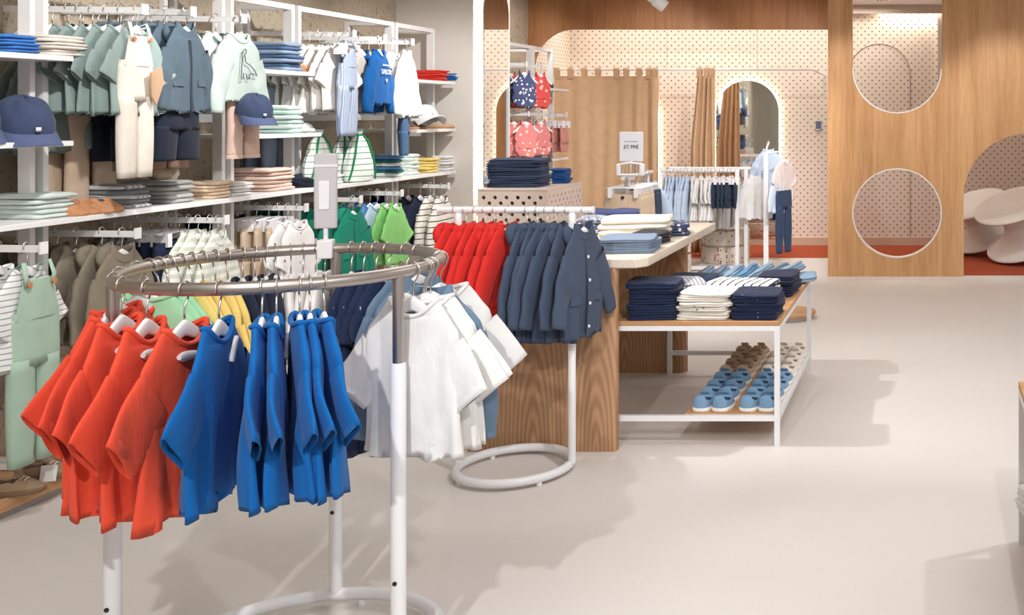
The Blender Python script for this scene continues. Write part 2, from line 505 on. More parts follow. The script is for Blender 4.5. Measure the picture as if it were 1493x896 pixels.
def top_parts(style, seed):
    key = (style, seed)
    if key in CACHE:
        return CACHE[key]
    s = STY[style]
    rn = random.Random(hash((sum(map(ord, style)), seed)) & 0xffff)
    W, L, t, nk, A = s['W'], s['L'], s['t'], s['neck'], s['A']
    p1, p2, p3 = (rn.uniform(0, 6.28) for _ in range(3))
    wv = rn.uniform(.075, .11)
    wt = [(0, nk), (-.007, nk + .010), (-.026, max(.58 * W, nk + .024)), (-.052, .78 * W), (-.08, .93 * W), (-.11, .985 * W), (-.18, W), (-L, W * s['fl'])]
    if style == 'swimsuit':
        wt = [(0, .3 * W), (-.02, .5 * W), (-.07, .8 * W), (-.12, W), (-.18, .86 * W), (-.24, W), (-L, W * .55)]
    tt = [(0, .8 * t), (-.03, .75 * t), (-.06, .9 * t), (-.15, t), (-L, t * 1.15)]
    sway = rn.uniform(-.012, .012)

    def disp(x, z):
        g = min(1, max(0, (-z - .05) / (L * .8)))
        return A * g * (math.sin(2 * PI * x / wv + p1 + 5 * z) + .6 * math.sin(2 * PI * x / (wv * .43) + p2 - 3 * z)) + sway * g * g + .35 * A * math.sin(17 * z + 9 * x + p3)

    dipf = .045 if style != 'swimsuit' else .03
    def ring(z, k_in=1., dz=0.):
        a, b = lerp_tab(wt, z) * k_in, lerp_tab(tt, z) * k_in
        dipw = max(0, 1 + z / .045)
        out = []
        for k in range(34):
            ph = 2 * PI * k / 34
            x, y = a * sgn(math.cos(ph), .75), b * sgn(math.sin(ph), .9)
            zz = z + dz
            q = max(0, 1 - (x / max(a, 1e-4)) ** 2)
            zz -= dipw * q * (dipf if y < 0 else .012)
            edge = 1 - .06 * math.sin(9 * z + p2) * max(0, (-z - .1))
            hem = .008 * math.sin(2 * PI * x / .13 + p3) if z < -L + .01 else 0
            out.append((x * edge, y + disp(x, z), NZ + zz + hem))
        return out

    zs = [-L + .02, -L, -L + .004] if False else []
    rings = [ring(-L + .035, .86), ring(-L + .006, .95), ring(-L, 1.0)]
    nlev = 15
    for i in range(1, nlev + 1):
        rings.append(ring(-L + (L - .085) * i / nlev))
    for z in (-.078, -.066, -.055, -.045, -.036, -.028, -.020, -.013, -.007, 0):
        rings.append(ring(z))
    rings.append(ring(0, .93, .002))
    rings.append(ring(0, .9, -.012))
    parts = [('body', MB().loft(rings, False, False).mesh('body', 0), 'main')]

    def front(x, z, off=.002):
        a, b = lerp_tab(wt, z), lerp_tab(tt, z)
        c = min(1, abs(x) / a)
        y = -b * max(0, 1 - c ** (1 / .375)) ** .45 + disp(x, z)
        return Vector((x, y - off, NZ + z))

    if style != 'swimsuit':
        nb = ring(0)
        if 'collar' in s:
            h = s['collar']
            lo = [(x * 1.02, y * 1.1, z - .004) for x, y, z in nb]
            up = [(x * .92, y * 1.15, z + h) for x, y, z in nb]
            ui = [(x * .84, y * .95, z + h) for x, y, z in nb]
            li = [(x * .85, y * .8, z - .01) for x, y, z in nb]
            parts.append(('collar', MB().loft([lo, up, ui, li], False, False).mesh('collar', 50), 'main'))
        else:
            parts.append(('neckband', MB().tube([(x, y, z + .001) for x, y, z in nb], .0065, 8, True).mesh('neckband', 0), 'trim'))
    if s['sl']:
        for side in (1, -1):
            long_ = s['sl'] > .2
            sa = math.radians(s['sa'] + rn.uniform(-4, 4))
            base = Vector((.66 * W, 0, NZ - .168 * W / .165 + (.022 if long_ else 0)))
            n = 9 if not long_ else 16
            srings = []
            M = 22
            pos = base.copy()
            pb = rn.uniform(0, 6)
            fwd = rn.uniform(-.02, .004)
            for i in range(n + 1):
                q = i / n
                ang = sa + ((.30 * q) if long_ else .06 * q)
                d = Vector((math.cos(ang), 0, -math.sin(ang)))
                u = Vector((math.sin(ang), 0, math.cos(ang)))
                if i:
                    pos = pos + d * s['sl'] / n
                hh = s['sh'] * (1 - (.20 if not long_ else .42 * min(1, q * 1.2)) * q)
                hv = (t * .78 - .004 * q) if not long_ else t * (.95 - .1 * q) + .004
                if s.get('cuff') and q > .88:
                    hh *= .84
                cr = fwd * q * q
                srings.append([pos + u * hh * sgn(math.cos(2 * PI * k / M), .9) + Vector((0, hv * math.sin(2 * PI * k / M) + cr + A * .55 * q * math.sin(pb + 2.4 * math.cos(2 * PI * k / M) + 5 * q) + (.0025 * math.sin(15 * q + pb + 2 * math.cos(2 * PI * k / M)) if long_ else 0), 0)) for k in range(M)])
            ctr = pos
            last = srings[-1]
            srings.append([ctr + (p_ - ctr) * .93 for p_ in last])
            srings.append([ctr + (p_ - ctr) * .8 - d * .03 for p_ in last])
            ms = MB().loft([[(p_.x * side, p_.y, p_.z) for p_ in r_] for r_ in srings], False, False).mesh('sleeve', 0)
            parts.append(('sleeve', ms, 'main'))
    if s.get('placket'):
        zt = -.055
        rr = []
        for i in range(15):
            z = zt + (-L + .004 - zt) * i / 14
            a, b = front(-.009, z, .0035), front(.009, z, .0035)
            a2, b2 = front(-.009, z, -.002), front(.009, z, -.002)
            rr.append([a, b, b2, a2])
        parts.append(('placket', MB().loft(rr).mesh('placket', 50), 'trim'))
    if s.get('pocket'):
        for side in (1, -1):
            rr = []
            for i in range(6):
                x = side * (.045 + .075 * i / 5)
                z0, z1 = -L * .60, -L * .60 - .035
                rr.append([front(x, z0, .003), front(x, z1, .006), front(x, z1, -.001), front(x, z0, -.001)])
            parts.append(('pocket_flap', MB().loft(rr).mesh('pocket_flap', 50), 'main'))
    if s.get('hood'):
        rr = []
        for i in range(9):
            th = PI * i / 8
            rr.append([(.078 * max(.05, math.sin(th)) * math.cos(2 * PI * k / 16), .042 + .034 * max(.05, math.sin(th)) * math.sin(2 * PI * k / 16) + .02 * math.cos(th), NZ - .035 + .062 * math.cos(th)) for k in range(16)])
        parts.append(('hood', MB().loft(rr).mesh('hood', 0), 'main'))
    if style == 'swimsuit':
        for side in (1, -1):
            pts = [(side * .035, -.012, NZ - .03), (side * .042, -.01, NZ + .0), (side * .04, 0, NZ + .022), (side * .04, .012, NZ - .0), (side * .036, .012, NZ - .03)]
            parts.append(('strap', MB().tube(pts, .005, 6).mesh('strap', 0), 'trim'))
        rr = []
        for lev in range(4):
            ro = []
            for k in range(48):
                ph = 2 * PI * k / 48
                a = lerp_tab(wt, -.17) * (1.0 + .12 * lev / 3)
                ro.append((a * sgn(math.cos(ph), .75), (t + .012 * lev / 3) * sgn(math.sin(ph), .9) + .006 * lev / 3 * math.sin(ph * 9), NZ - .165 - .055 * lev / 3))
            rr.append(ro)
        parts.append(('frill', MB().loft(rr, False, False).mesh('frill', 0), 'trim'))
    CACHE[key] = (parts, front)
    return CACHE[key]

def bottom_parts(style, seed, z0=-.10):
    key = (style, seed, z0)
    if key in CACHE:
        return CACHE[key]
    rn = random.Random(seed * 7 + len(style))
    hw, leg, lw, t, puff = {'trousers': (.125, .46, .062, .026, 0), 'shorts': (.125, .14, .068, .03, 0), 'bloomers': (.11, .08, .055, .016, 1), 'dungarees': (.108, .33, .056, .028, 0), 'jeans': (.12, .44, .058, .026, 0)}[style]
    p1 = rn.uniform(0, 6)
    def rg(cx_, a, b, z, n=26, A=.004):
        return [(cx_ + a * sgn(math.cos(2 * PI * k / n), .8), b * sgn(math.sin(2 * PI * k / n), .9) + A * math.sin(38 * (a * math.cos(2 * PI * k / n)) + p1 + 12 * z), z) for k in range(n)]
    top = z0 - .012
    rings = [rg(0, hw * .9, t * .7, top - .02), rg(0, hw, t * .9, top)]
    for i in range(1, 7):
        q = i / 6
        rings.append(rg(0, hw * (1.02 + .06 * q + .12 * puff * math.sin(PI * q)), t * (.95 + .25 * q + .5 * puff * math.sin(PI * q)), top - .17 * q))
    parts = [('seat', MB().loft(rings, False, True).mesh('seat', 0), 'main'),
             ('waistband', MB().loft([rg(0, hw * 1.012, t * 1.0, top - .028), rg(0, hw * 1.012, t * 1.0, top + .004), rg(0, hw * .93, t * .8, top + .004), rg(0, hw * .93, t * .8, top - .02)], False, False).mesh('waistband', 50), 'trim')]
    for side in (1, -1):
        cxx = side * hw * .54
        rr = []
        n = 10
        spread = rn.uniform(.0, .012)
        for i in range(n + 1):
            q = i / n
            a = lw * (1.05 - (.22 if leg > .3 else .02) * q)
            if puff:
                a = lw * (1.1 - .35 * max(0, q - .6) / .4)
            rr.append(rg(cxx + side * spread * q, a, t * (1.1 - .25 * q), top - .15 - (leg + .02) * q, 20))
        l_ = rr[-1]
        rr.append([(cxx + (x - cxx) * .88, y * .85, z) for x, y, z in l_])
        rr.append([(cxx + (x - cxx) * .8, y * .75, z + .03) for x, y, z in l_])
        parts.append(('trouser_leg', MB().loft(rr, True, False).mesh('trouser_leg', 0), 'main'))
        if leg > .3 and style == 'trousers':
            zc = top - .15 - leg - .02
            cc = cxx + side * spread
            a = lw * .83
            parts.append(('cuff', MB().loft([rg(cc, a * 1.04, t * .9, zc - .001, 20), rg(cc, a * 1.1, t * .95, zc + .02, 20), rg(cc, a * 1.04, t * .9, zc + .034, 20)], False, False).mesh('cuff', 0), 'trim'))
    if style == 'dungarees':
        rr = []
        for i in range(7):
            q = i / 6
            z = top - .02 + .13 * q
            a = hw * (.95 - .35 * q)
            rr.append([(x, y, z) for x, y in ((-a, -t * .7), (-a * .5, -t * 1.0), (a * .5, -t * 1.0), (a, -t * .7), (a, -t * .5), (a * .5, -t * .8), (-a * .5, -t * .8), (-a, -t * .5))])
        parts.append(('bib', MB().loft(rr).mesh('bib', 40), 'main'))
        for side in (1, -1):
            pts = [(side * .06, -t * .95, top + .09), (side * .066, -t * .95, top + .12), (side * .06, -t * .5, top + .165), (side * .05, t * .7, top + .15), (side * .03, t * .9, top)]
            parts.append(('strap', MB().tube(pts, .011, 8, flat=.35).mesh('strap', 0), 'main'))
            parts.append(('button', MB().lathe([(.001, 0), (.010, 0), (.010, .004), (.001, .005)], 14).mesh('button', 40), 'button'))
    CACHE[key] = (parts, None)
    return CACHE[key]

BUT = paint('button_tan', (196, 130, 88), .5)

# hanger meshes
def hanger_meshes(rr, drop=NZ, w=.118, thick=.0065):
    key = ('hanger', rr, w, thick)
    if key in CACHE:
        return CACHE[key]
    R_ = rr + .004
    pts = [(R_ * math.cos(math.radians(a)), 0, R_ * math.sin(math.radians(a)) ) for a in range(205, -31, -14)]
    pts += [(R_ * .62, 0, -R_ * 1.15), (.004, 0, -R_ * 1.75), (0, 0, -.055), (0, 0, drop + .0)]
    hook = MB().tube(pts, .0024, 7).mesh('hook', 0)
    rings = []
    for i in range(25):
        x = -w + 2 * w * i / 24
        q = abs(x) / w
        zc = drop - .010 - .078 * q ** 1.25
        h = .0075 + .013 * (1 - q) ** .8
        th = thick * (1 - .25 * q)
        rings.append([(x, th * sgn(math.cos(2 * PI * k / 12), .7), zc + h * sgn(math.sin(2 * PI * k / 12), .7)) for k in range(12)])
    arm = MB().loft(rings).mesh('shoulder_bar', 50)
    CACHE[key] = (hook, arm)
    return CACHE[key]

def clip_hanger_meshes(rr, z0=-.10):
    key = ('clip', rr, z0)
    if key in CACHE:
        return CACHE[key]
    R_ = rr + .004
    pts = [(R_ * math.cos(math.radians(a)), 0, R_ * math.sin(math.radians(a))) for a in range(205, -31, -14)]
    pts += [(R_ * .62, 0, -R_ * 1.15), (.004, 0, -R_ * 1.75), (0, 0, z0 + .035)]
    hook = MB().tube(pts, .0024, 7).mesh('hook', 0)
    bar = MB().tube([(-.12, 0, z0 + .03), (0, 0, z0 + .034), (.12, 0, z0 + .03)], .006, 8).mesh('bar', 0)
    clip = MB().box(-.012, .012, -.034, .034, z0 - .03, z0 + .034).mesh('clip')
    CACHE[key] = (hook, bar, clip)
    return CACHE[key]

NAMES = {'tee_wide': ('short_sleeved_tee', 'tee'), 'tee': ('short_sleeved_tee', 'tee'), 'tee_wall': ('short_sleeved_tee', 'tee'), 'blouse': ('blouse', 'blouse'), 'sweat': ('sweatshirt', 'sweatshirt'),
         'shirt': ('shirt', 'shirt'), 'coat': ('hooded_jacket', 'jacket'), 'jacket': ('hooded_jacket', 'jacket'), 'dress': ('dress', 'dress'), 'swimsuit': ('swimsuit', 'swimsuit'),
         'romper': ('romper', 'romper'), 'trousers': ('trousers', 'trousers'), 'shorts': ('shorts', 'shorts'), 'bloomers': ('bloomers', 'bloomers'), 'dungarees': ('dungarees', 'dungarees'), 'jeans': ('jeans', 'jeans')}
ORD = ['first', 'second', 'third', 'fourth', 'fifth', 'sixth', 'seventh', 'eighth', 'ninth', 'tenth', 'eleventh', 'twelfth']
LOW = ('trousers', 'shorts', 'bloomers', 'dungarees', 'jeans')
SEEN = {}

def uniq(label):
    n = len(label.replace('-', ' ').split())
    if n > 16 or n < 4:
        print('LABELLEN', n, label)
    if label in SEEN:
        print('DUPLABEL', label)
    SEEN[label] = 1
    return label

def garment(style, m, loc, rz, label, group, seed=0, trim=None, hang=True, rr=.014, sec=False, drop=0., hlabel=None, hgroup=None, sc=None):
    """One garment on its own hanger; loc is the middle of the rail above it."""
    nm, cat = NAMES[style]
    low = style in LOW
    hz0 = -.10 if low else NZ
    parts, front = (bottom_parts(style, seed) if low else top_parts(style, seed))
    t = thing(nm, uniq(label), cat, Vector(loc) + Vector((0, 0, -drop)), rz, group)
    if sc:
        t.scale = sc
    nbut = 0
    for pn, me, mk in parts:
        mm = m if mk == 'main' or trim is None else trim
        if mk == 'button':
            mm = BUT
        o = obj(pn, me, mm, t)
        if mk == 'button':
            o.location = ((.058 if nbut == 0 else -.058), -.033, -.112 + .095)
            o.rotation_euler = (PI / 2, 0, 0)
            nbut += 1
    if sec:
        key = ('sectag',)
        if key not in CACHE:
            rings = []
            for i in range(9):
                x = -.032 + .064 * i / 8
                h = .0115 * math.sqrt(max(.04, 1 - (abs(x) / .034) ** 4)) * (1.1 - .3 * (i / 8))
                rings.append([(x, .006 * math.sin(2 * PI * k / 10), h * math.cos(2 * PI * k / 10)) for k in range(10)])
            CACHE[key] = MB().loft(rings).mesh('security_tag', 60)
        o = obj('security_tag', CACHE[key], TAGM, t)
        p = front(sec[0], sec[1], .006)
        o.location, o.rotation_euler = p, (0, sec[2], 0)
    if hang:
        hl = hlabel or ('hanger holding the ' + label)
        hl = ' '.join(hl.split()[:16])
        if low:
            hk, br, cl = clip_hanger_meshes(rr)
            h = thing('clip_hanger', uniq(hl), 'hanger', loc, rz, hgroup or ('hangers of ' + group))
            obj('hook', hk, WIRE, h)
            obj('bar', br, WPLA, h)
            for sx in (-.085, .085):
                o = obj('clip', cl, WPLA, h)
                o.location.x = sx
        else:
            hk, br = hanger_meshes(rr)
            h = thing('clothes_hanger', uniq(hl), 'hanger', loc, rz, hgroup or ('hangers of ' + group))
            obj('hook', hk, WIRE, h)
            obj('shoulder_bar', br, WPLA, h)
        if drop:
            h.location.z = loc[2]
    return t

# ------------------------------------------------------------------ folded garments
def folded_mesh(w, d, h, seed, layers=2):
    key = ('fold', round(w, 3), round(d, 3), round(h, 4), seed, layers)
    if key in CACHE:
        return CACHE[key]
    K = 44
    def outline(k, ins):
        ph = 2 * PI * k / K
        return (w / 2 - ins) * sgn(math.cos(ph), .26), (d / 2 - ins) * sgn(math.sin(ph), .26)
    so = Vector((seed * 7.3, seed * 3.1, 0))
    rings = []
    lv = []
    for l_ in range(layers):
        for q in (0.02, .22, .5, .78, .97):
            lv.append(((l_ + q) / layers * h, .008 * (1 - math.sin(PI * min(1, q + .01))) ** 1.3 * min(1.6, h / layers / .012)))
    def pt(x, y, z, amp=1.):
        c = (abs(x) / (w / 2)) ** 3 * (abs(y) / (d / 2)) ** 3
        n1 = noise.noise(Vector((x * 8, y * 8, z * 35)) + so)
        n2 = noise.noise(Vector((x * 6, y * 6, z * 45 + 9)) + so)
        n3 = noise.noise(Vector((x * 22, y * 22, z * 20 + 5)) + so)
        k = z / h
        return (x + n2 * .011 + n3 * .003, y + n1 * .011 + n3 * .003, z + (n1 * .30 + n3 * .14) * h * min(1, k) * .8 - c * .13 * h * k)
    rings.append([(*outline(k, .02), 0.0005) for k in range(K)])
    for z, ins in lv:
        rings.append([pt(*outline(k, ins), z) for k in range(K)])
    for ins in (.014, .03, .05, .075, .1):
        ins = min(ins, min(w, d) * .44)
        rings.append([pt(*outline(k, ins), h * (1.06 + .5 * ins)) for k in range(K)])
    me = MB().loft(rings).mesh('folded_cloth', 0)
    CACHE[key] = me
    return me

def stack(kind, cat, mats, x, y, z, n, w, d, h, desc, where, rz=0., layers=2, jit=.009, seed=0, group=None):
    """n folded garments on top of each other, each a thing; mats cycles."""
    rn = random.Random(seed + int(x * 100) + int(y * 77))
    zz = z
    for i in range(n):
        me = folded_mesh(w, d, h * .97, (seed + i) % 5, layers)
        o = obj(kind, me, mats[i % len(mats)])
        o.location = (x + rn.uniform(-jit, jit), y + rn.uniform(-jit, jit), zz)
        o.rotation_euler = (0, 0, rz + rn.uniform(-.07, .07) + (PI if rn.random() < .3 else 0))
        if n == 1:
            lb = f'folded {desc} lying {where}'
        elif i == 0:
            lb = f'lowest folded {desc} {where}'
        elif i == n - 1:
            lb = f'topmost folded {desc} {where}'
        else:
            lb = f'{ORD[i]} folded {desc} from the bottom {where}'
        tag(o, uniq(lb), cat, group or f'folded {desc} {where}')
        zz += h
    return zz
# ------------------------------------------------------------------ cloth colours
ORANGE = fabric((238, 84, 58)); BLUE = fabric((2, 100, 176)); CREAMW = fabric((238, 234, 228)); WHITEF = fabric((236, 235, 234))
SAGE = fabric((140, 158, 154), pattern='dots', c2=(70, 90, 92), p=(.045, .06)); SAGEP = fabric((130, 144, 138)); SAGEL = fabric((190, 204, 198))
TEALD = fabric((78, 94, 106)); NAVY = fabric((32, 42, 66)); NAVYD = fabric((24, 30, 46)); NAVYJ = fabric((66, 78, 100)); RED = fabric((214, 44, 38))
BEIGE = fabric((204, 184, 160)); SAND = fabric((214, 190, 166)); ECRU = fabric((226, 218, 206)); KHAKI = fabric((132, 122, 106)); BROWN = fabric((146, 116, 98))
PINKD = fabric((212, 182, 168)); STRG = fabric((232, 232, 230), pattern='stripe', c2=(150, 160, 164), p=(.022, .22)); MINT = fabric((166, 190, 172)); MINTB = fabric((208, 220, 215))
PALEG = fabric((206, 210, 196), pattern='stripe', c2=(228, 228, 220), p=(.04, .5)); EMER = fabric((18, 128, 104)); LIME = fabric((140, 208, 120)); LBLUE = fabric((98, 146, 204)); GREY = fabric((150, 150, 152))
DENIM = fabric((134, 150, 172), pattern='denim', c2=(98, 116, 140)); DENIMD = fabric((34, 50, 84), pattern='denim', c2=(24, 34, 58)); DENIML = fabric((156, 180, 202), pattern='denim', c2=(100, 128, 156)); DENIMM = fabric((72, 100, 134), pattern='denim', c2=(54, 76, 106)); CHAMB = fabric((112, 136, 160), pattern='denim', c2=(92, 116, 142))
YELL = fabric((240, 214, 128)); MINTG = fabric((166, 222, 178)); PRINTW = fabric((240, 238, 236), pattern='blot', c2=(90, 90, 110), p=(.05, .14)); DINO = fabric((238, 236, 230), pattern='blot', c2=(130, 152, 142), p=(.11, .3))
SAILB = fabric((10, 88, 156)); PINSTR = fabric((186, 196, 214), pattern='pin', c2=(132, 148, 178), p=(.012, .4)); GRSTR = fabric((236, 240, 234), pattern='stripe', c2=(46, 140, 96), p=(.036, .13)); GREENC = fabric((24, 130, 80)); TANL = fabric((190, 150, 112))
NSTR = fabric((236, 230, 218), pattern='stripe', c2=(30, 36, 56), p=(.04, .16)); NSTRX = fabric((238, 236, 230), pattern='pin', c2=(30, 38, 66), p=(.042, .22)); NDOT = fabric((30, 40, 70), pattern='dots', c2=(190, 196, 206), p=(.032, .1)); WDOT = fabric((228, 222, 212), pattern='dots', c2=(70, 64, 70), p=(.05, .12))
FLORAL = fabric((228, 88, 86), pattern='blot', c2=(246, 200, 190), p=(.05, .34)); ZEBRA = fabric((76, 86, 124), pattern='blot', c2=(226, 222, 230), p=(.028, .34)); PINKF = fabric((232, 140, 138), pattern='blot', c2=(246, 214, 208), p=(.04, .3)); PINKB = fabric((208, 142, 130)); BLUEP = fabric((34, 92, 168), pattern='blot', c2=(120, 176, 226), p=(.03, .3)); LBLSH = fabric((196, 212, 234)); PEACH = fabric((226, 200, 172))

# ------------------------------------------------------------------ round rack
RX, RY, RR, RZ, TR = -1.78, 2.907, .386, 1.124, .0165

def theta_for(px, near):
    best = None
    for k in range(1800):
        th = math.radians(k / 10) * (-1 if near else 1)
        x, y = RX + RR * math.cos(th), RY + RR * math.sin(th)
        e = abs(VX + F * x / y - px)
        if best is None or e < best[0]:
            best = (e, th)
    return best[1]

rk = thing('round_clothes_rack', 'round clothes rack with steel ring rail on three white posts', 'clothes rack', (RX, RY, 0))
def circ(r_, z, n=96):
    return [(r_ * math.cos(2 * PI * k / n), r_ * math.sin(2 * PI * k / n), z) for k in range(n)]
MB().tube(circ(RR, RZ), TR, 14, True).build('ring_rail', CHROME, rk)
MB().tube(circ(RR, .036), .0185, 14, True).build('base_ring', WHITE, rk)
for k in range(6):
    a = PI / 6 + k * PI / 3
    MB().lathe([(.012, 0), (.014, .004), (.012, .02)], 14, (RR * math.cos(a), RR * math.sin(a), 0)).build('foot', WPLA, rk)
for px_, py_ in ((-1.86, 3.287), (-1.414, 2.791), (-2.065, 2.642)):
    a = math.atan2(py_ - RY, px_ - RX)
    c = (RR * math.cos(a), RR * math.sin(a), 0)
    MB().lathe([(.0175, .04), (.0195, .05), (.0195, .875), (.0175, .883)], 20, c).build('post', WHITE, rk)
    ex = MB().lathe([(.0145, .86), (.0145, RZ - .004)], 18, c).build('steel_extension', CHROME, rk)
    sc = MB().tube([(c[0], c[1] - .0185, .30), (c[0], c[1] - .0215, .30)], .006, 10).build('grub_screw', BLACK, rk)

def on_ring(px, near, style, m, desc, grp, seed, flip=True, dr=0., th=None, ta=None, **kw):
    th = theta_for(px, near) if th is None else th
    rz = (th if ta is None else ta) + (PI if flip else 0) + RND.uniform(-.04, .04)
    return garment(style, m, (RX + (RR + dr) * math.cos(th), RY + (RR + dr) * math.sin(th), RZ), rz, desc, grp, seed, rr=TR, **kw)

# orange tees
lst = [(-172, -104), (-156, -95), (-140, -88), (-124, -84), (-108, -83), (-92, -90)]
for i, (ang, ta) in enumerate(lst):
    d = 'frontmost orange tee, the one beside the blue tees on the round rack' if i == 5 else f'{ORD[i]} orange short-sleeved tee from the outer end on the round rack'
    on_ring(None, True, 'tee_wide', ORANGE, d, 'orange tees on the round rack', i % 3, th=math.radians(ang), ta=math.radians(ta), sec=(-.02, -.066, .06), sc=(1, 1, 1.045), hlabel=f'white hanger inside the {ORD[i]} orange tee of the round rack', hgroup='hangers of the round rack')
for i, x in enumerate((319, 382, 403, 437, 452, 473)):
    d = 'widest showing royal blue tee, beside the orange tees on the round rack' if i == 0 else f'{ORD[i]} royal blue tee from the orange tees on the round rack'
    on_ring(x, True, 'tee' if i else 'tee_wide', BLUE, d, 'blue tees on the round rack', (i + 1) % 3, ta=math.radians(-76) if i == 0 else None, sec=(.02 if i else .03, -.07, -1.1), hlabel=f'white hanger inside the {ORD[i]} royal blue tee of the round rack', hgroup='hangers of the round rack')
# white tees
for i, (x, nr) in enumerate(((602, True), (618, True), (640, True), (652, True), (646, False))):
    d = 'white scoop-neck tee right behind the steel post of the round rack' if i == 0 else f'{ORD[i]} white tee from the steel post on the round rack'
    on_ring(x, nr, 'tee', WHITEF, d, 'white tees on the round rack', i % 3, flip=False, hlabel=f'white hanger inside the {ORD[i]} white tee of the round rack', hgroup='hangers of the round rack')
for i, x in enumerate((628, 610, 592)):
    on_ring(x, False, 'shirt', CHAMB, f'{ORD[i]} grey blue chambray shirt behind the white tees on the round rack', 'chambray shirts on the round rack', i, flip=False, hlabel=f'white hanger inside the {ORD[i]} chambray shirt of the round rack', hgroup='hangers of the round rack')
for i, x in enumerate((566, 548, 530, 512)):
    on_ring(x, False, 'dress', DENIMD, f'{ORD[i]} dark denim pinafore from the chambray shirts on the round rack', 'dark denim pieces on the round rack', i, flip=False, hlabel=f'hanger of the {ORD[i]} dark denim piece of the round rack', hgroup='hangers of the round rack')
for i, x in enumerate((474, 460, 442, 424)):
    on_ring(x, False, 'tee_wall', PRINTW, f'{ORD[i]} white printed tee across the ring from the blue tees', 'printed tees on the round rack', i % 3, flip=False, hlabel=f'white hanger inside the {ORD[i]} printed tee of the round rack', hgroup='hangers of the round rack')
for i, x in enumerate((402, 388, 372, 354)):
    on_ring(x, False, 'tee_wall', NAVY, f'{ORD[i]} navy tee at the back of the round rack beside the printed tees', 'navy tees on the round rack', i % 3, flip=False, hlabel=f'white hanger inside the {ORD[i]} navy tee of the round rack', hgroup='hangers of the round rack')
for i, x in enumerate((332, 314, 296, 280, 264)):
    on_ring(x, False, 'tee_wall', YELL, f'{ORD[i]} pale yellow tee at the back of the round rack', 'yellow tees on the round rack', i % 3, flip=False, hlabel=f'white hanger inside the {ORD[i]} pale yellow tee of the round rack', hgroup='hangers of the round rack')
for i, x in enumerate((246, 232, 216, 202, 188)):
    on_ring(x, False, 'tee_wall', MINTG, f'{ORD[i]} pale mint tee at the back of the round rack', 'mint tees on the round rack', i % 3, flip=False, hlabel=f'white hanger inside the {ORD[i]} pale mint tee of the round rack', hgroup='hangers of the round rack')
# sign holder clamped to the far side of the rail
t = thing('sign_holder', 'tall narrow grey sign holder clamped on the rail of the round rack', 'sign holder', (PX(475, 3.27), 3.27, RZ), .35)
MB().box(-.022, .022, -.024, .024, -.028, .03).build('clamp', WPLA, t, .004)
MB().tube([(0, 0, .02), (0, 0, .09)], .007, 10).build('stem', WPLA, t)
MB().box(-.032, .032, -.009, .009, .065, .300).build('panel', paint('holder_grey', (206, 202, 206), .35), t, .005)
MB().box(-.018, .012, -.0125, -.009, .125, .215).build('label_window', paint('label_white', (244, 244, 246), .3), t, .002)
MB().box(-.034, .034, -.011, .011, .258, .266).build('seam_strip', WPLA, t)

# ------------------------------------------------------------------ straight racks on ring feet
def bar_rack(label, loc, rz, half, hp, br, z, bar_m=WHITE):
    t = thing('clothes_rack', label, 'clothes rack', loc, rz)
    MB().tube([(-half, 0, z), (half, 0, z)], .0145, 12).build('rail', bar_m, t)
    for s in (-1, 1):
        MB().lathe([(.012, z - .012), (.016, z - .02), (.0165, z - .05), (.0165, .04)], 16, (s * hp, -.012, 0)).build('post', WHITE, t)
        MB().lathe([(.001, -.004), (.0165, -.003), (.0165, .003), (.001, .004)], 16, (0, 0, 0)).build('end_cap', WPLA, t).matrix_local = Matrix.Translation((s * half, 0, z)) @ Matrix.Rotation(PI / 2, 4, 'Y')
    MB().tube([(br * math.cos(2 * PI * k / 64), -.012 + br * math.sin(2 * PI * k / 64), .032) for k in range(64)], .0185, 12, True).build('base_ring', WHITE, t)
    for k in range(4):
        a = PI / 4 + k * PI / 2
        MB().lathe([(.010, 0), (.012, .004), (.010, .02)], 12, (br * math.cos(a), -.012 + br * math.sin(a), 0)).build('foot', WPLA, t)
    return t
BY = 4.52
bar_rack('white straight rack on a ring foot holding red and navy jackets', (PX(752.5, BY), BY, 0), 0, .335, .246, .235, 1.131)
for i, x in enumerate((664, 679, 693, 707, 721, 740)):
    garment('coat', RED, (PX(x, BY), BY, 1.131), PI / 2 - .22 + RND.uniform(-.1, .1), f'{ORD[i]} red hooded jacket on the white rack, counting towards the navy jackets', 'red jackets on the white rack', i % 3, hlabel=f'white hanger inside the {ORD[i]} red jacket', hgroup='hangers of the white jacket rack')
for i, x in enumerate((768, 783, 797, 811, 826, 851)):
    garment('coat', NAVYJ, (PX(x, BY), BY, 1.131), PI / 2 - .22 + RND.uniform(-.1, .1), (f'{ORD[i]} navy hooded jacket on the white rack, counting from the red jackets' if i < 5 else 'outermost navy hooded jacket showing its buttoned front beside the stone-topped counter'), 'navy jackets on the white rack', i % 3, trim=NAVYJ, hlabel=f'white hanger inside the {ORD[i]} navy jacket', hgroup='hangers of the white jacket rack')

nj = next(o for o in COL.objects if o.get('label', '').startswith('outermost navy hooded'))
for z in (-.12, -.22, -.32, -.42):
    p_ = top_parts('coat', 5 % 3)[1](0, z, .006)
    MB().lathe([(.001, 0), (.007, 0), (.007, .003), (.001, .004)], 12).build('snap_button', WPLA, nj).matrix_local = Matrix.Translation(p_) @ Matrix.Rotation(PI / 2, 4, 'X')

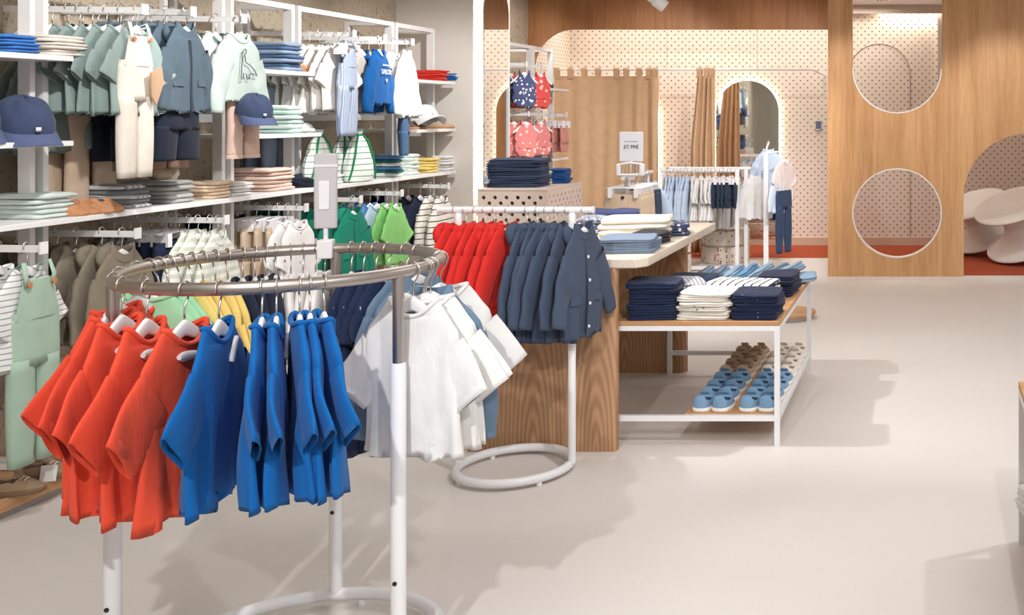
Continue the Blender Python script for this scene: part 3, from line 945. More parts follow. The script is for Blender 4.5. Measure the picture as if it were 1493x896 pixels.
# ------------------------------------------------------------------ counter
t = thing('display_counter', 'display counter with pale stone top on two oak panels', 'counter', (-1.7, 5.5, 0))
ox, oy = 1.7, -5.5
def rounded_panel(x0, x1, y0, y1, z0, z1, rc):
    pts = [(x0, y0), (x0, y1)]
    pts += [(x1 - rc + rc * math.sin(PI / 2 * k / 8), y1 - rc + rc * math.cos(PI / 2 * k / 8)) for k in range(9)]
    pts += [(x1 - rc + rc * math.cos(PI / 2 * k / 8), y0 + rc - rc * math.sin(PI / 2 * k / 8)) for k in range(9)]
    return MB().loft([[(x + ox, y + oy, z) for x, y in pts] for z in (z0, z1)])
rounded_panel(-2.10, -1.42, 4.775, 4.84, 0, .84, .02).build('oak_panel', OAKC, t)
rounded_panel(-2.10, -1.435, 6.23, 6.32, 0, .84, .04).build('oak_panel', OAKC, t)
STONE = terrazzo('pale_stone', (226, 212, 196), (196, 178, 160), 130, .3)
x0, x1, y0, y1, c = -2.16, -1.285, 4.77, 6.36, .035
o = [(x0, y0), (x1 - .045, y0), (x1, y0 + .06), (x1 + .01, y1 - c), (x1 - c, y1), (x0, y1)]
m_ = MB().loft([[(x + ox, y + oy, z) for x, y in o] for z in (.84, .885)]).build('stone_slab', STONE, t, .006)
# folded goods on the counter
CT = .885
stack('folded_jeans', 'jeans', [DENIM], PX(918, 5.06), 5.06, CT, 4, .26, .26, .018, 'light blue jeans', 'at the near end of the stone counter', .05, 2)
stack('folded_jeans', 'jeans', [fabric((48, 48, 54))], PX(945, 5.33), 5.33, CT, 2, .16, .24, .03, 'charcoal jeans', 'beside the blue jeans on the stone counter', -.2, 2)
stack('folded_sweatshirt', 'sweatshirt', [fabric((240, 232, 220)), fabric((238, 228, 212))], PX(927, 5.55), 5.55, CT, 4, .36, .27, .029, 'cream sweatshirt', 'in the big pile on the stone counter', .06, 1)
stack('folded_shirt', 'shirt', [fabric((70, 78, 108), pattern='blot', c2=(232, 228, 226), p=(.03, .3))], PX(978, 5.75), 5.75, CT, 3, .18, .26, .022, 'navy patterned shirt', 'beside the cream pile on the stone counter', .3, 2)
stack('folded_sweatshirt', 'sweatshirt', [fabric((78, 88, 138))], PX(895, 6.05), 6.05, CT, 3, .28, .22, .035, 'blue sweatshirt', 'behind the cream pile on the stone counter', .2, 2)
stack('folded_shirt', 'shirt', [fabric((120, 126, 148), pattern='dots', c2=(236, 232, 230), p=(.02, .35))], PX(866, 5.6), 5.6, CT, 4, .14, .24, .028, 'grey spotted shirt', 'behind the outermost navy jacket', .2, 2)

# ------------------------------------------------------------------ low table with shoe shelf
def low_table(label, loc, w, d, h, shelf=None):
    t = thing('low_display_table', label, 'table', loc)
    b = .0125
    MB().box(0, w, 0, d, h - .022, h).build('table_top', OAKX, t, .003)
    for x in (b, w - b):
        for y in (b, d - b):
            MB().box(x - b, x + b, y - b, y + b, 0, h - .022).build('leg', WHITE, t)
    for z0, z1 in ((h - .045, h - .022), (.115, .14)):
        for y in (b, d - b):
            MB().box(2 * b, w - 2 * b, y - b, y + b, z0, z1).build('crossbar', WHITE, t)
        for x in ((b, w - b) if z0 > .2 else (w - b,)):
            MB().box(x - b, x + b, 2 * b, d - 2 * b, z0, z1).build('crossbar', WHITE, t)
    if shelf:
        MB().box(shelf[0], shelf[1], .026, d - .026, .122, .142).build('shelf_board', OAKY, t, .002)
    return t
low_table('low oak-topped table on thin white legs with a shelf of small shoes', (-1.535, 4.86, 0), .853, 1.35, .581, (.405, .828))
TT = .581
stack('folded_jeans', 'jeans', [DENIMD, fabric((30, 40, 68))], -1.295, 5.0, TT, 7, .245, .25, .0245, 'dark navy jeans', 'in the pile beside the oak counter panel', .12, 2)
stack('folded_tee', 'tee', [WDOT], -1.045, 5.0, TT, 6, .255, .24, .021, 'cream spotted tee', 'at the front middle of the low table', .0, 2)
stack('folded_tee', 'tee', [NDOT], -.80, 5.0, TT, 6, .225, .25, .02, 'navy spotted tee', 'at the front corner of the low table', -.05, 2)
stack('folded_trousers', 'trousers', [fabric((200, 200, 204), pattern='pin', c2=(150, 154, 166), p=(.02, .4))], -1.22, 5.33, TT, 4, .16, .26, .03, 'grey striped trousers', 'behind the cream spotted tees', .3, 2)
stack('folded_shirt', 'shirt', [NSTRX], -.955, 5.38, TT, 4, .36, .26, .026, 'navy-striped white shirt', 'mid low table', -.18, 2)
stack('folded_jeans', 'jeans', [DENIMM, DENIMD], -1.27, 5.62, TT, 4, .27, .24, .024, 'blue and navy jeans', 'on the low table by the counter', -.1, 2)
stack('folded_sweatshirt', 'sweatshirt', [fabric((36, 40, 70)), fabric((30, 34, 58))], -.79, 5.62, TT, 5, .2, .26, .022, 'navy sweatshirt', 'at the far open corner of the low table', -.1, 2)
for i in range(7):
    xx = -1.28 + i * .082
    me = folded_mesh(.15, .34, .05, i % 5, 3)
    o = obj('folded_jeans', me, (DENIML, DENIM, DENIML, fabric((120, 164, 200), pattern='denim', c2=(64, 104, 146)))[i % 4])
    o.location, o.rotation_euler = (xx, 5.98, TT + .005 + .004 * i), (0, -.55, .05 - .04 * i)
    tag(o, uniq(f'{ORD[i]} light washed jeans from the counter in the fanned back row of the low table'), 'jeans', 'fanned light jeans on the low table')
o = obj('folded_jeans', folded_mesh(.26, .2, .035, 2, 2), DENIML)
o.location, o.rotation_euler = (-.76, 6.0, TT + .002), (0, -.1, .1)
tag(o, 'unfolded light jeans with rolled hems trailing across the back of the low table', 'jeans')

def shoe_meshes(kind='slip'):
    key = ('shoe', kind)
    if key in CACHE:
        return CACHE[key]
    L, Wd, Hh = .155, .034, .05
    def half(q):
        return Wd * (.80 + .25 * math.sin(PI * min(1, q * 1.1)) ** 1 + .12 * q) * (1 if q < .78 else math.sqrt(max(.02, 1 - ((q - .78) / .235) ** 2))) * (1 if q > .1 else math.sqrt(max(.05, 1 - ((.1 - q) / .115) ** 2)))
    sole = []
    pts = []
    n = 20
    for i in range(n + 1):
        q = i / n
        pts.append((half(q) * 1.06, q * L))
    loop = [(x, y) for x, y in pts] + [(-x, y) for x, y in reversed(pts)]
    sole = MB().loft([[(x * k, (y - L / 2) * k + L / 2, z) for x, y in loop] for k, z in ((.96, 0), (1.02, .004), (1.02, .014), (.98, .017))]).mesh('sole', 50)
    rings = []
    lin_ = []
    m = 26
    for i in range(n + 1):
        q = i / n
        h = Hh * (lerp_tab([(0, 1.12), (-.05, 1.2), (-.14, 1.1), (-.28, .95), (-.52, 1.14), (-.62, .92), (-.8, .6), (-1., .42)], -q))
        a = half(q)
        op = .07 < q < .56
        rg = []
        for k in range(m + 1):
            ph = PI * k / m
            x, z = a * sgn(math.cos(ph), .6), .012 + (h - .012) * sgn(math.sin(ph), .42)
            if op and abs(k - m / 2) < m * .33:
                x = a * .84 * (m / 2 - k) / (m * .33)
                z = h - .022 + .012 * q
            rg.append((x, q * L, z))
        rings.append(rg)
        if op:
            lin_.append([(-a * .82, q * L, h - .0200 + .012 * q), (a * .82, q * L, h - .0200 + .012 * q), (a * .82, q * L, h - .0216 + .012 * q), (-a * .82, q * L, h - .0216 + .012 * q)])
    upper = MB().loft(rings, True, True)
    upper = upper.mesh('upper', 60)
    lining = MB().loft(lin_).mesh('insole', 50)
    # tongue between the sides
    tg = MB().loft([[(x, y, z) for x, z in ((-.018, zz), (.018, zz), (.016, zz + .003), (-.016, zz + .003))] for y, zz in ((.094, .048), (.087, .054), (.082, .0585))]).mesh('tongue', 60)
    CACHE[key] = (sole, upper, lining, tg)
    return CACHE[key]
SOLE = paint('rubber_white', (238, 234, 226), .6)
INS = paint('insole_dark', (38, 58, 92), .8)
def shoe(loc, rz, upper, label, group, ins=INS, sole=SOLE, sc=1., nm='slip_on_shoe'):
    s, u, l_, tg = shoe_meshes()
    t = thing(nm, uniq(label), 'shoe', loc, rz, group)
    t.scale = sc if isinstance(sc, tuple) else (sc, sc, sc)
    obj('sole', s, sole, t); obj('upper', u, upper, t); obj('insole', l_, ins, t); obj('tongue', tg, upper, t)
    return t
SHB = fabric((122, 158, 190), weave=900); SHT = fabric((206, 184, 160), weave=900); SHC = fabric((232, 224, 214), weave=900)
for col, (xx, fm, fb) in enumerate(((-1.02, SHB, SHT), (-.80, SHB, SHC))):
    for i in range(8):
        for s in (-1, 1):
            nmc = 'blue' if i < 4 else ('tan' if col == 0 else 'cream')
            where = 'nearer the counter' if col == 0 else 'along the open side'
            shoe((xx + s * .045 + .001 * i, 4.905 + i * .152, .1425), -.12 + RND.uniform(-.04, .04), fm if i < 4 else fb,
                 f'{"inner" if s < 0 else "outer"} {nmc} slip-on shoe, {ORD[i]} pair of the row {where}', f'slip-on shoes in the row {where}',
                 INS if i < 4 else paint('insole_tan', (150, 130, 112), .8), sc=(1.2, .96, 1.28))
low_table('low oak-topped table cut off by the picture edge, only one white leg showing', (.335, 2.45, 0), .95, 1.33, .578, (.1, .9))
stack('folded_shirt', 'shirt', [WHITEF], .42, 3.68, .142, 4, .18, .17, .02, 'white shirt', 'on the shelf of the edge-cropped table', .3, 2)

# round oak plinth on the floor behind the table
t = thing('floor_plinth', 'low round oak plinth on the floor behind the low table', 'plinth', (PX(1150, 7.9), 7.9, 0))
MB().lathe([(.001, .03), (.2, .03), (.205, .036), (.205, .05), (.2, .055), (.001, .055)], 48).build('oak_disc', OAKX, t)
MB().lathe([(.001, 0), (.15, 0), (.15, .03), (.001, .03)], 40).build('foot', WHITE, t)
shoe((PX(1149, 7.9), 7.85, .055), .8, fabric((74, 62, 52)), 'dark sandal lying on the round oak plinth', None, nm='sandal')

# ------------------------------------------------------------------ perforated cabinet in front of the pier
def perf(w_, h_, pitch=.083, row=.041, r_=.0145):
    holes = []
    nz = int((h_ - .05) / row)
    for j in range(nz):
        off = pitch / 2 if j % 2 else 0
        z = h_ - .05 - j * row
        x = -w_ / 2 + .045 + off
        while x < w_ / 2 - .03:
            holes.append([(x + r_ * math.cos(2 * PI * k / 10), z + r_ * math.sin(2 * PI * k / 10)) for k in range(10)])
            x += pitch
    return plate([(-w_ / 2, 0), (w_ / 2, 0), (w_ / 2, h_), (-w_ / 2, h_)], holes, 0, .012)
PERF = paint('perforated_blush', (226, 206, 194), .55)
t = thing('perforated_cabinet', 'blush perforated metal cabinet carrying folded jeans beside the white pier', 'cabinet', (-3.02, 7.6, 0))
obj('perforated_front', perf(.5, .985), PERF, t)
o = obj('perforated_side', perf(.76, .985), PERF, t)
o.location, o.rotation_euler = (.262, .38, 0), (0, 0, PI / 2)
MB().box(-.25, .262, -.004, .764, .985, 1.0).build('top_plate', PERF, t, .003)
MB().box(-.25, -.238, .014, .76, 0, .985).build('side_panel', PERF, t)
MB().box(-.25, .25, .75, .76, 0, .985).build('back_panel', PERF, t)
DK = fabric((58, 70, 96)); 
stack('folded_jeans', 'jeans', [DK, fabric((50, 62, 88))], PX(757, 7.85), 7.85, 1.0, 7, .40, .3, .03, 'slate blue jeans', 'in the pile on the perforated cabinet', .06, 2)
stack('folded_tee', 'tee', [ECRU], PX(797, 8.2), 8.2, 1.0, 5, .12, .18, .021, 'oatmeal tee', 'behind the slate jeans on the perforated cabinet', .1, 2)
stack('folded_tee', 'tee', [fabric((40, 86, 150))], PX(817, 8.24), 8.24, 1.0, 6, .15, .2, .019, 'bright blue tee', 'at the rear corner of the perforated cabinet', .1, 2)
# ------------------------------------------------------------------ wall units
XF, XU = -3.52, -3.67
SHW = paint('shelf_white', (236, 235, 234), .4)
def unit(name, label, Y0, Y1, wallx, shelves=(), arms=(), posts=(True, True), backz=(.7, 1.5)):
    t = thing(name, uniq(label), 'wall unit', (XU, Y0, 0))
    d = Y1 - Y0
    wx = wallx - XU
    for k, y in enumerate((0, d - .025)):
        if posts[k]:
            MB().box(-.05, 0, y, y + .025, 0, 2.18).build('upright', SHW, t)
            MB().box(wx + .002, wx + .03, y, y + .025, 0, 2.18).build('rear_upright', SHW, t)
            for z in (.09, 2.155):
                MB().box(wx + .03, -.05, y, y + .025, z, z + .025).build('tie_bar', SHW, t)
    MB().box(-.04, -.01, .025, d - .025, 2.15, 2.18).build('top_beam', SHW, t)
    for z in backz:
        MB().box(wx + .004, wx + .024, .025, d - .025, z, z + .045).build('back_rail', SHW, t)
    for z in shelves:
        MB().box(wx + .03, XF - XU, -.01, d + .012, z - .022, z).build('shelf', SHW, t, .002)
    for y, z, xe in arms:
        yy = y - Y0
        m = MB()
        m.loft([[(wx + .002, yy - .006, z + .012), (wx + .002, yy + .006, z + .012), (wx + .002, yy + .006, z - .016), (wx + .002, yy - .006, z - .016)],
                [(xe - XU, yy - .006, z + .004), (xe - XU, yy + .006, z + .004), (xe - XU, yy + .006, z - .022), (xe - XU, yy - .006, z - .022)]])
        a = m.build('hanging_arm', SHW, t)
        MB().box(xe - XU, xe - XU + .006, yy - .018, yy + .018, z - .028, z + .018).build('end_plate', SHW, a)
    return t
UA, LA = 2.025, 1.04
unit('shelf_unit', 'narrow white wall unit with the navy caps and mint stack', 3.74, 4.295, -4.0, (1.785, 1.437), ((3.99, LA, -3.38),))
unit('hanging_unit', 'wide white wall unit with sage tees, teal jackets and grey stacks', 4.335, 5.46, -4.0, (), ((4.52, UA - .02, -3.39), (4.82, UA, -3.39), (5.18, UA, -3.39), (4.48, LA, -3.39), (5.05, LA, -3.39)))
unit('shelf_unit', 'narrow white wall unit with the denim stack and dusty pink stack', 5.505, 6.06, -4.0, (1.785, 1.437), ((5.70, LA, -3.39),))
unit('hanging_unit', 'wide white wall unit with white tops and green-striped pouches', 6.10, 7.19, -4.0, (), ((6.18, UA, -3.39), (6.53, UA, -3.39), (6.88, UA, -3.39), (6.25, LA, -3.39), (6.74, LA, -3.39)))
unit('shelf_unit', 'narrow white wall unit with the red stack and white hat by the pier', 7.225, 7.79, -4.0, (1.785, 1.437), ((7.40, LA, -3.39),))
unit('hanging_unit', 'wide white wall unit hung with swimwear behind the pier', 8.62, 9.72, -4.22, (), ((9.0, 1.98, -3.45), (9.38, 1.98, -3.45), (9.05, 1.55, -3.45), (9.40, 1.55, -3.45)))
unit('shelf_unit', 'narrow white wall unit with the sunglasses shelf beside the curtain', 9.76, 10.27, -4.22, (1.785,), ((10.0, 1.54, -3.45),))
o = MB().box(-3.96, XF, 3.70, 7.82, 1.098, 1.12).build('long_shelf', SHW, None, .002)
tag(o, 'long white shelf running the length of the plaster wall under folded stacks', 'shelf')
o = MB().box(-4.19, XF, 8.60, 10.28, 1.098, 1.12).build('long_shelf', SHW, None, .002)
tag(o, 'white shelf under the swimwear carrying blue print towels', 'shelf')
t = thing('floor_platform', 'low oak platform with brown shoes along the foot of the plaster wall', 'platform', (-3.5, 3.2, 0))
MB().box(-.47, 0, 0, 4.6, .034, .085).build('oak_board', OAKY, t, .004)
MB().box(-.45, -.03, .02, 4.58, 0, .034).build('metal_foot', paint('foot_grey', (168, 162, 160), .4), t)

# ------------------------------------------------------------------ hanging rows
def row(Y, Z, X0, X1, specs, where, rz=PI / 2, rr=.014):
    n = sum(s[0] for s in specs)
    k = 0
    for s in specs:
        cnt, style, m, desc = s[:4]
        kw = s[4] if len(s) > 4 else {}
        for i in range(cnt):
            x = X0 + (X1 - X0) * (k / max(1, n - 1))
            if cnt == 1:
                lb = f'{desc} {where}'
            elif i == cnt - 1:
                lb = f'outermost {desc} {where}'
            else:
                lb = f'{ORD[i]} {desc} from the wall {where}'
            kk = dict(kw)
            first_only = kk.pop('last', None)
            if first_only and i == cnt - 1:
                kk.update(first_only)
            z = Z + .02 * (X1 - x) / .55 * .5
            garment(style, m, (x, Y + RND.uniform(-.012, .012), z), rz + RND.uniform(-.13, .13), lb, f'{desc} {where}', k % 3, rr=rr,
                    hlabel=f'{ORD[k] if k < 12 else "last"} hanger from the wall {where}', hgroup=f'hangers {where}', **kk)
            k += 1

W1 = 'on the upper arm next to the cap shelf'
row(4.52, UA - .02, -3.90, -3.43, [(3, 'shirt', SAGEP, 'long sage shirt', dict(drop=.13)), (5, 'tee_wall', SAGE, 'sage tee'), (1, 'tee_wall', SAGE, 'widest-showing sage tee')], W1)
for i in range(2):
    garment('trousers', SAND, (-3.84 + .07 * i, 4.66 + .05 * i, UA), PI / 2, f'{"inner" if i == 0 else "outer"} sand trousers hanging low behind the sage tees', 'sand trousers behind the sage tees', i, drop=.13, hang=False, sc=(1.1, 1, 1.02))
garment('dungarees', ECRU, (-3.415, 4.50, UA - .02), PI / 2 + .05, 'long ecru dungarees hanging in front of the sage tees', 'ecru dungarees', 0, hang=False, drop=.12, sc=(.85, 1, 1.0))
dg = next(o for o in COL.objects if o.get('label', '').startswith('long ecru dungarees'))
MB().loft([[(x * k, y, z) for x, z in ((.02, -.16), (.10, -.13), (.115, -.20), (.06, -.30), (.025, -.26))] for y, k in ((-.058, 1.), (-.05, 1.02))]).build('folded_bib', fabric((188, 154, 124)), dg)
W2 = 'on the upper arm over the grey stacks'
row(4.82, UA, -3.90, -3.43, [(2, 'tee_wall', NAVYD, 'dark navy tee'), (5, 'jacket', TEALD, 'dark teal jacket', dict(trim=fabric((44, 52, 60))))], W2)
for i in range(3):
    garment('shorts', BROWN, (-3.86 + .1 * i, 4.82 + .1 * i, UA), PI / 2, f'{ORD[i]} brown shorts from the wall hanging below the dark teal jackets', 'brown shorts below the jackets', i, drop=.32, hang=False)
for i in range(4):
    garment('shorts', NAVYD, (-3.72 + .09 * i, 4.80, UA), PI / 2, f'{ORD[i]} dark navy shorts from the wall peeping out under the teal jackets', 'dark shorts under the jackets', i, drop=.27, hang=False)
W3 = 'on the upper arm next to the denim stack'
row(5.18, UA, -3.84, -3.42, [(2, 'sweat', SAGEL, 'plain sage sweatshirt'), (2, 'sweat', DINO, 'dinosaur-print sweatshirt'), (1, 'sweat', SAGEL, 'pale sage sweatshirt with an outlined dinosaur')], W3)
garment('trousers', PINKD, (-3.43, 5.24, UA), PI / 2 - .1, 'dusty pink trousers hanging below the pale sage sweatshirt', 'dusty pink trousers', 1, drop=.27, hang=False, sc=(.8, 1, .58))
W4 = 'on the upper arm over the green-striped pouches'
row(6.18, UA, -3.92, -3.43, [(2, 'tee_wall', fabric((96, 98, 108)), 'dark grey tee'), (5, 'blouse', CREAMW, 'white blouse'), (2, 'tee_wall', CREAMW, 'thin white tee'), (1, 'dungarees', PINSTR, 'blue striped dungarees', dict(drop=.09, sc=(.9, 1, .85)))], W4)
for i in range(2):
    garment('jeans', DENIM, (-3.88 + .09 * i, 6.08, UA), PI / 2, f'{"inner" if i == 0 else "outer"} pair of blue jeans hanging by the denim stack', 'blue jeans by the denim stack', i, drop=.22, hang=False)
garment('tee_wall', fabric((206, 198, 188)), (-3.50, 6.36, UA), PI / 2 - .1, 'stone grey tee between the striped dungarees and the blue sweatshirt', 'stone tee', 1, hlabel='hanger of the stone grey tee beside the blue sweatshirt')
W5 = 'on the middle upper arm above the teal stack'
row(6.55, UA, -3.78, -3.43, [(3, 'sweat', SAILB, 'plain blue sweatshirt'), (1, 'sweat', SAILB, 'lettered blue sweatshirt')], W5)
W6 = 'on the upper arm next to the red stack'
row(6.88, UA, -3.84, -3.43, [(5, 'blouse', WHITEF, 'white blouse'), (1, 'shirt', WHITEF, 'white shirt')], W6)
garment('shorts', DENIMM, (-3.47, 6.93, UA), PI / 2 + .42, 'mid blue denim shorts hanging below the white shirt', 'denim shorts', 0, drop=.33, hang=False)

V0 = 'on the lower arm under the mint stack'
row(3.99, LA, -3.92, -3.44, [(2, 'tee_wall', fabric((200, 186, 168), pattern='stripe', c2=(232, 226, 216), p=(.03, .4)), 'beige striped tee'), (3, 'tee_wall', STRG, 'white striped tee')], V0)
garment('dungarees', MINT, (-3.425, 4.0, LA), PI / 2 + .03, 'sage green dungarees over the striped tee under the mint stack', 'mint dungarees', 0, hang=False, drop=.12, sc=(1, 1, 1.15))
V1 = 'on the lower arm under the tan sandals'
row(4.48, LA, -3.92, -3.46, [(6, 'jacket', KHAKI, 'khaki jacket')], V1)
V2 = 'on the lower arm under the grey stacks'
row(5.05, LA, -3.94, -3.43, [(4, 'shirt', STRG, 'white striped shirt'), (4, 'shorts', NAVY, 'navy shorts'), (4, 'shirt', PALEG, 'pale green shirt')], V2)
V3 = 'on the lower arm under the pink stack'
row(5.70, LA, -3.94, -3.43, [(4, 'jacket', NAVY, 'navy jacket'), (4, 'trousers', BEIGE, 'beige trousers'), (2, 'blouse', PRINTW, 'white printed blouse')], V3)
V4 = 'on the lower arm behind the grey sign holder'
row(6.25, LA, -3.90, -3.43, [(5, 'jacket', EMER, 'emerald jacket')], V4)
V5 = 'on the lower arm under the teal stack'
row(6.74, LA, -3.88, -3.43, [(3, 'tee_wall', LIME, 'lime tee'), (3, 'tee_wall', LBLUE, 'sky blue tee'), (1, 'tee_wall', fabric((186, 206, 224)), 'ice blue tee'), (2, 'tee_wall', LIME, 'bright green tee')], V5)
V6 = 'on the lower arm under the yellow stack'
row(7.40, LA, -3.90, -3.44, [(5, 'tee_wall', NAVY, 'navy tee'), (2, 'sweat', NSTR, 'navy-striped cream sweater')], V6)

# swimwear
S1 = 'on the first high arm behind the pier'
row(9.0, 1.98, -3.82, -3.47, [(3, 'swimsuit', ZEBRA, 'blue zebra-print swimsuit')], S1, PI / 2 - .75)
S2 = 'on the second high arm behind the pier'
row(9.38, 1.98, -3.74, -3.47, [(3, 'swimsuit', FLORAL, 'red floral swimsuit')], S2, PI / 2 - .75)
S3 = 'on the first low arm behind the pier'
row(9.05, 1.55, -3.80, -3.47, [(4, 'swimsuit', PINKF, 'pink floral swimsuit')], S3, PI / 2 - .75)
S4 = 'on the second low arm behind the pier'
row(9.40, 1.55, -3.78, -3.47, [(3, 'swimsuit', PINKF, 'blossom pink swimsuit')], S4, PI / 2 - .75)
S5 = 'on the arm under the sunglasses'
row(10.0, 1.54, -3.82, -3.47, [(6, 'bloomers', PINKB, 'dusky pink bloomers')], S5)

# ------------------------------------------------------------------ lettering on the blue sweatshirt
def text(body, size, loc, rot, m, parent, name='lettering', ext=.0006):
    cu = bpy.data.curves.new(name, 'FONT')
    cu.body, cu.size, cu.extrude = body, size, ext
    cu.align_x, cu.align_y = 'CENTER', 'CENTER'
    o = bpy.data.objects.new(name, cu)
    COL.objects.link(o)
    o.data.materials.append(m)
    bpy.context.view_layer.update()
    me = bpy.data.meshes.new_from_object(o.evaluated_get(bpy.context.evaluated_depsgraph_get()))
    bpy.data.objects.remove(o)
    me.materials.clear()
    o = obj(name, me, m, parent)
    o.location, o.rotation_euler = loc, rot
    return o
sail = next(o for o in COL.objects if o.get('label', '').startswith('lettered blue'))
pr = paint('print_white', (240, 240, 240), .7)
seed_s = 0
yf = -.046
text('SAILOR', .047, (0, yf, NZ - .135), (PI / 2, 0, 0), pr, sail)
for i, (a, b) in enumerate(((-.055, -.030), (-.024, -.006), (0, .022), (.029, .056))):
    MB().box(a, b, yf - .001, yf, NZ - .096, NZ - .088).build('small_print', pr, sail)
MB().loft([[(x * s, yf - k, NZ - .185 + z * s) for x, z in ((0, -.016), (.012, 0), (.007, .009), (0, .005), (-.007, .009), (-.012, 0))] for s, k in ((1, 0), (1, .001))]).build('heart_print', pr, sail)
# outline dinosaur on the sage sweatshirt
din = next(o for o in COL.objects if 'outlined dinosaur' in o.get('label', ''))
dp = [(-.02, .07), (-.005, .075), (.0, .06), (-.012, .045), (-.005, .01), (.03, -.005), (.06, -.03), (.075, -.055), (.045, -.045), (.02, -.05), (.018, -.075), (.004, -.075), (0, -.05), (-.02, -.045), (-.024, -.075), (-.038, -.075), (-.034, -.03), (-.03, .02), (-.03, .055)]
MB().tube([(x, -.044, NZ - .15 + z) for x, z in dp], .0022, 5, True).build('dinosaur_outline', paint('outline_dark', (70, 84, 84), .8), din)

# ------------------------------------------------------------------ folded goods on the wall shelves
def wstack(kind, cat, mats, px, z, n, w_, h_, desc, where, X=-3.70, d_=.26, layers=1, jit=.009, seed=0):
    Y = -X * F / (VX - px)
    stack(kind, cat, mats, X, Y, z, n, w_ * .86, d_, h_, desc, where, PI / 2, layers, jit, seed)
SZ = 1.12
wstack('folded_tee', 'tee', [MINTB], 42, SZ, 5, .22, .02, 'mint tee', 'on the long shelf beside the tan sandals')
wstack('folded_tee', 'tee', [fabric((206, 206, 204), pattern='pin', c2=(132, 136, 140), p=(.03, .3)), fabric((120, 124, 130))], 165, SZ, 5, .15, .021, 'grey tee', 'on the long shelf beside the sandals')
wstack('folded_sweatshirt', 'sweatshirt', [fabric((172, 172, 170)), fabric((188, 187, 184))], 230, SZ, 5, .21, .021, 'pale grey sweatshirt', 'under the rolled ecru trousers')
wstack('folded_tee', 'tee', [PEACH, fabric((236, 214, 190))], 287, SZ, 5, .19, .017, 'peach tee', 'on the long shelf beside the grey sweatshirts')
wstack('folded_shirt', 'shirt', [WHITEF, CREAMW], 322, SZ, 4, .18, .017, 'white shirt', 'on the long shelf beside the peach tees')
wstack('folded_sweatshirt', 'sweatshirt', [PINKD, fabric((224, 196, 182))], 380, SZ, 6, .27, .021, 'dusty pink sweatshirt', 'beside the scrunched navy shorts')
wstack('folded_tee', 'tee', [WHITEF], 462, SZ, 3, .2, .02, 'white tee', 'on the long shelf behind the grey sign holder')
wstack('folded_tee', 'tee', [PRINTW], 502, SZ, 4, .18, .02, 'white printed tee', 'under the green-striped pouches')
wstack('folded_tee', 'tee', [GRSTR, fabric((40, 110, 110)), LBLUE], 556, SZ, 6, .13, .024, 'teal and blue tee', 'beside the white striped stack')
wstack('folded_tee', 'tee', [fabric((238, 242, 236), pattern='stripe', c2=(150, 190, 170), p=(.02, .2))], 580, SZ, 6, .17, .024, 'white striped tee', 'between teal and yellow stacks')
wstack('folded_tee', 'tee', [YELL], 609, SZ, 5, .17, .021, 'yellow tee', 'on the long shelf near the pier')
wstack('folded_tee', 'tee', [WHITEF], 634, SZ, 5, .17, .022, 'white tee', 'at the pier end of the long shelf')
S2Z, S1Z = 1.437, 1.785
wstack('folded_shirt', 'shirt', [fabric((238, 230, 222)), fabric((232, 220, 208))], 58, S1Z, 6, .22, .014, 'cream shirt', 'on the top shelf above the navy caps', -3.66)
wstack('folded_shirt', 'shirt', [fabric((58, 118, 190))], -10, S1Z, 5, .18, .014, 'cornflower shirt', 'beside the cream shirts on the top shelf', -3.66)
wstack('folded_jeans', 'jeans', [DENIM, DENIMM], 398, S1Z, 7, .2, .023, 'mid blue jeans', 'on the top shelf beside the tan sandals', -3.66)
wstack('folded_tee', 'tee', [fabric((180, 212, 200)), MINTB], 400, S2Z, 6, .15, .026, 'mint green tee', 'on the shelf below the denim stack', -3.66)
wstack('folded_tee', 'tee', [RED, fabric((220, 66, 50))], 624, S1Z, 6, .17, .0135, 'red tee', 'on the top shelf near the pier', -3.66)
wstack('folded_tee', 'tee', [BLUE], 648, S1Z, 6, .15, .0135, 'royal blue tee', 'beside the red tees on the top shelf', -3.66)
wstack('folded_tee', 'tee', [BLUEP], 765, SZ, 5, .32, .022, 'blue print towel', 'on the shelf under the pink swimsuits', -3.72)

def bundle(kind, cat, m, loc, size, label, seed, rz=0.):
    """A scrunched or rolled soft piece."""
    me_k = ('bundle', seed)
    if me_k not in CACHE:
        bm = bmesh.new()
        bmesh.ops.create_icosphere(bm, subdivisions=4, radius=1)
        for v_ in bm.verts:
            c0 = v_.co.copy()
            n_ = noise.noise(c0 * 2.2 + Vector((seed, 0, 0))) * .28 + abs(noise.noise(c0 * 4.5 + Vector((0, seed, 0)))) * .22
            v_.co = c0 * (1 + n_)
            v_.co.z = max(v_.co.z, -.62)
        zmin = min(v_.co.z for v_ in bm.verts)
        for v_ in bm.verts:
            v_.co.z -= zmin
        me = bpy.data.meshes.new('bundle')
        bm.to_mesh(me)
        bm.free()
        me.shade_smooth()
        me.materials.append(None)
        CACHE[me_k] = me
    o = obj(kind, CACHE[me_k], m)
    o.location, o.scale, o.rotation_euler = loc, size, (0, 0, rz)
    return tag(o, uniq(label), cat)
def wpos(px, X, z):
    return (X, -X * F / (VX - px), z)
bundle('scrunched_shorts', 'shorts', NAVYD, wpos(435, -3.66, SZ), (.1, .1, .045), 'scrunched navy shorts on the long shelf beside the pink stack', 3)
bundle('scrunched_shirt', 'shirt', WHITEF, wpos(432, -3.66, S2Z), (.08, .09, .035), 'scrunched white shirt on the shelf below the denim stack', 5)
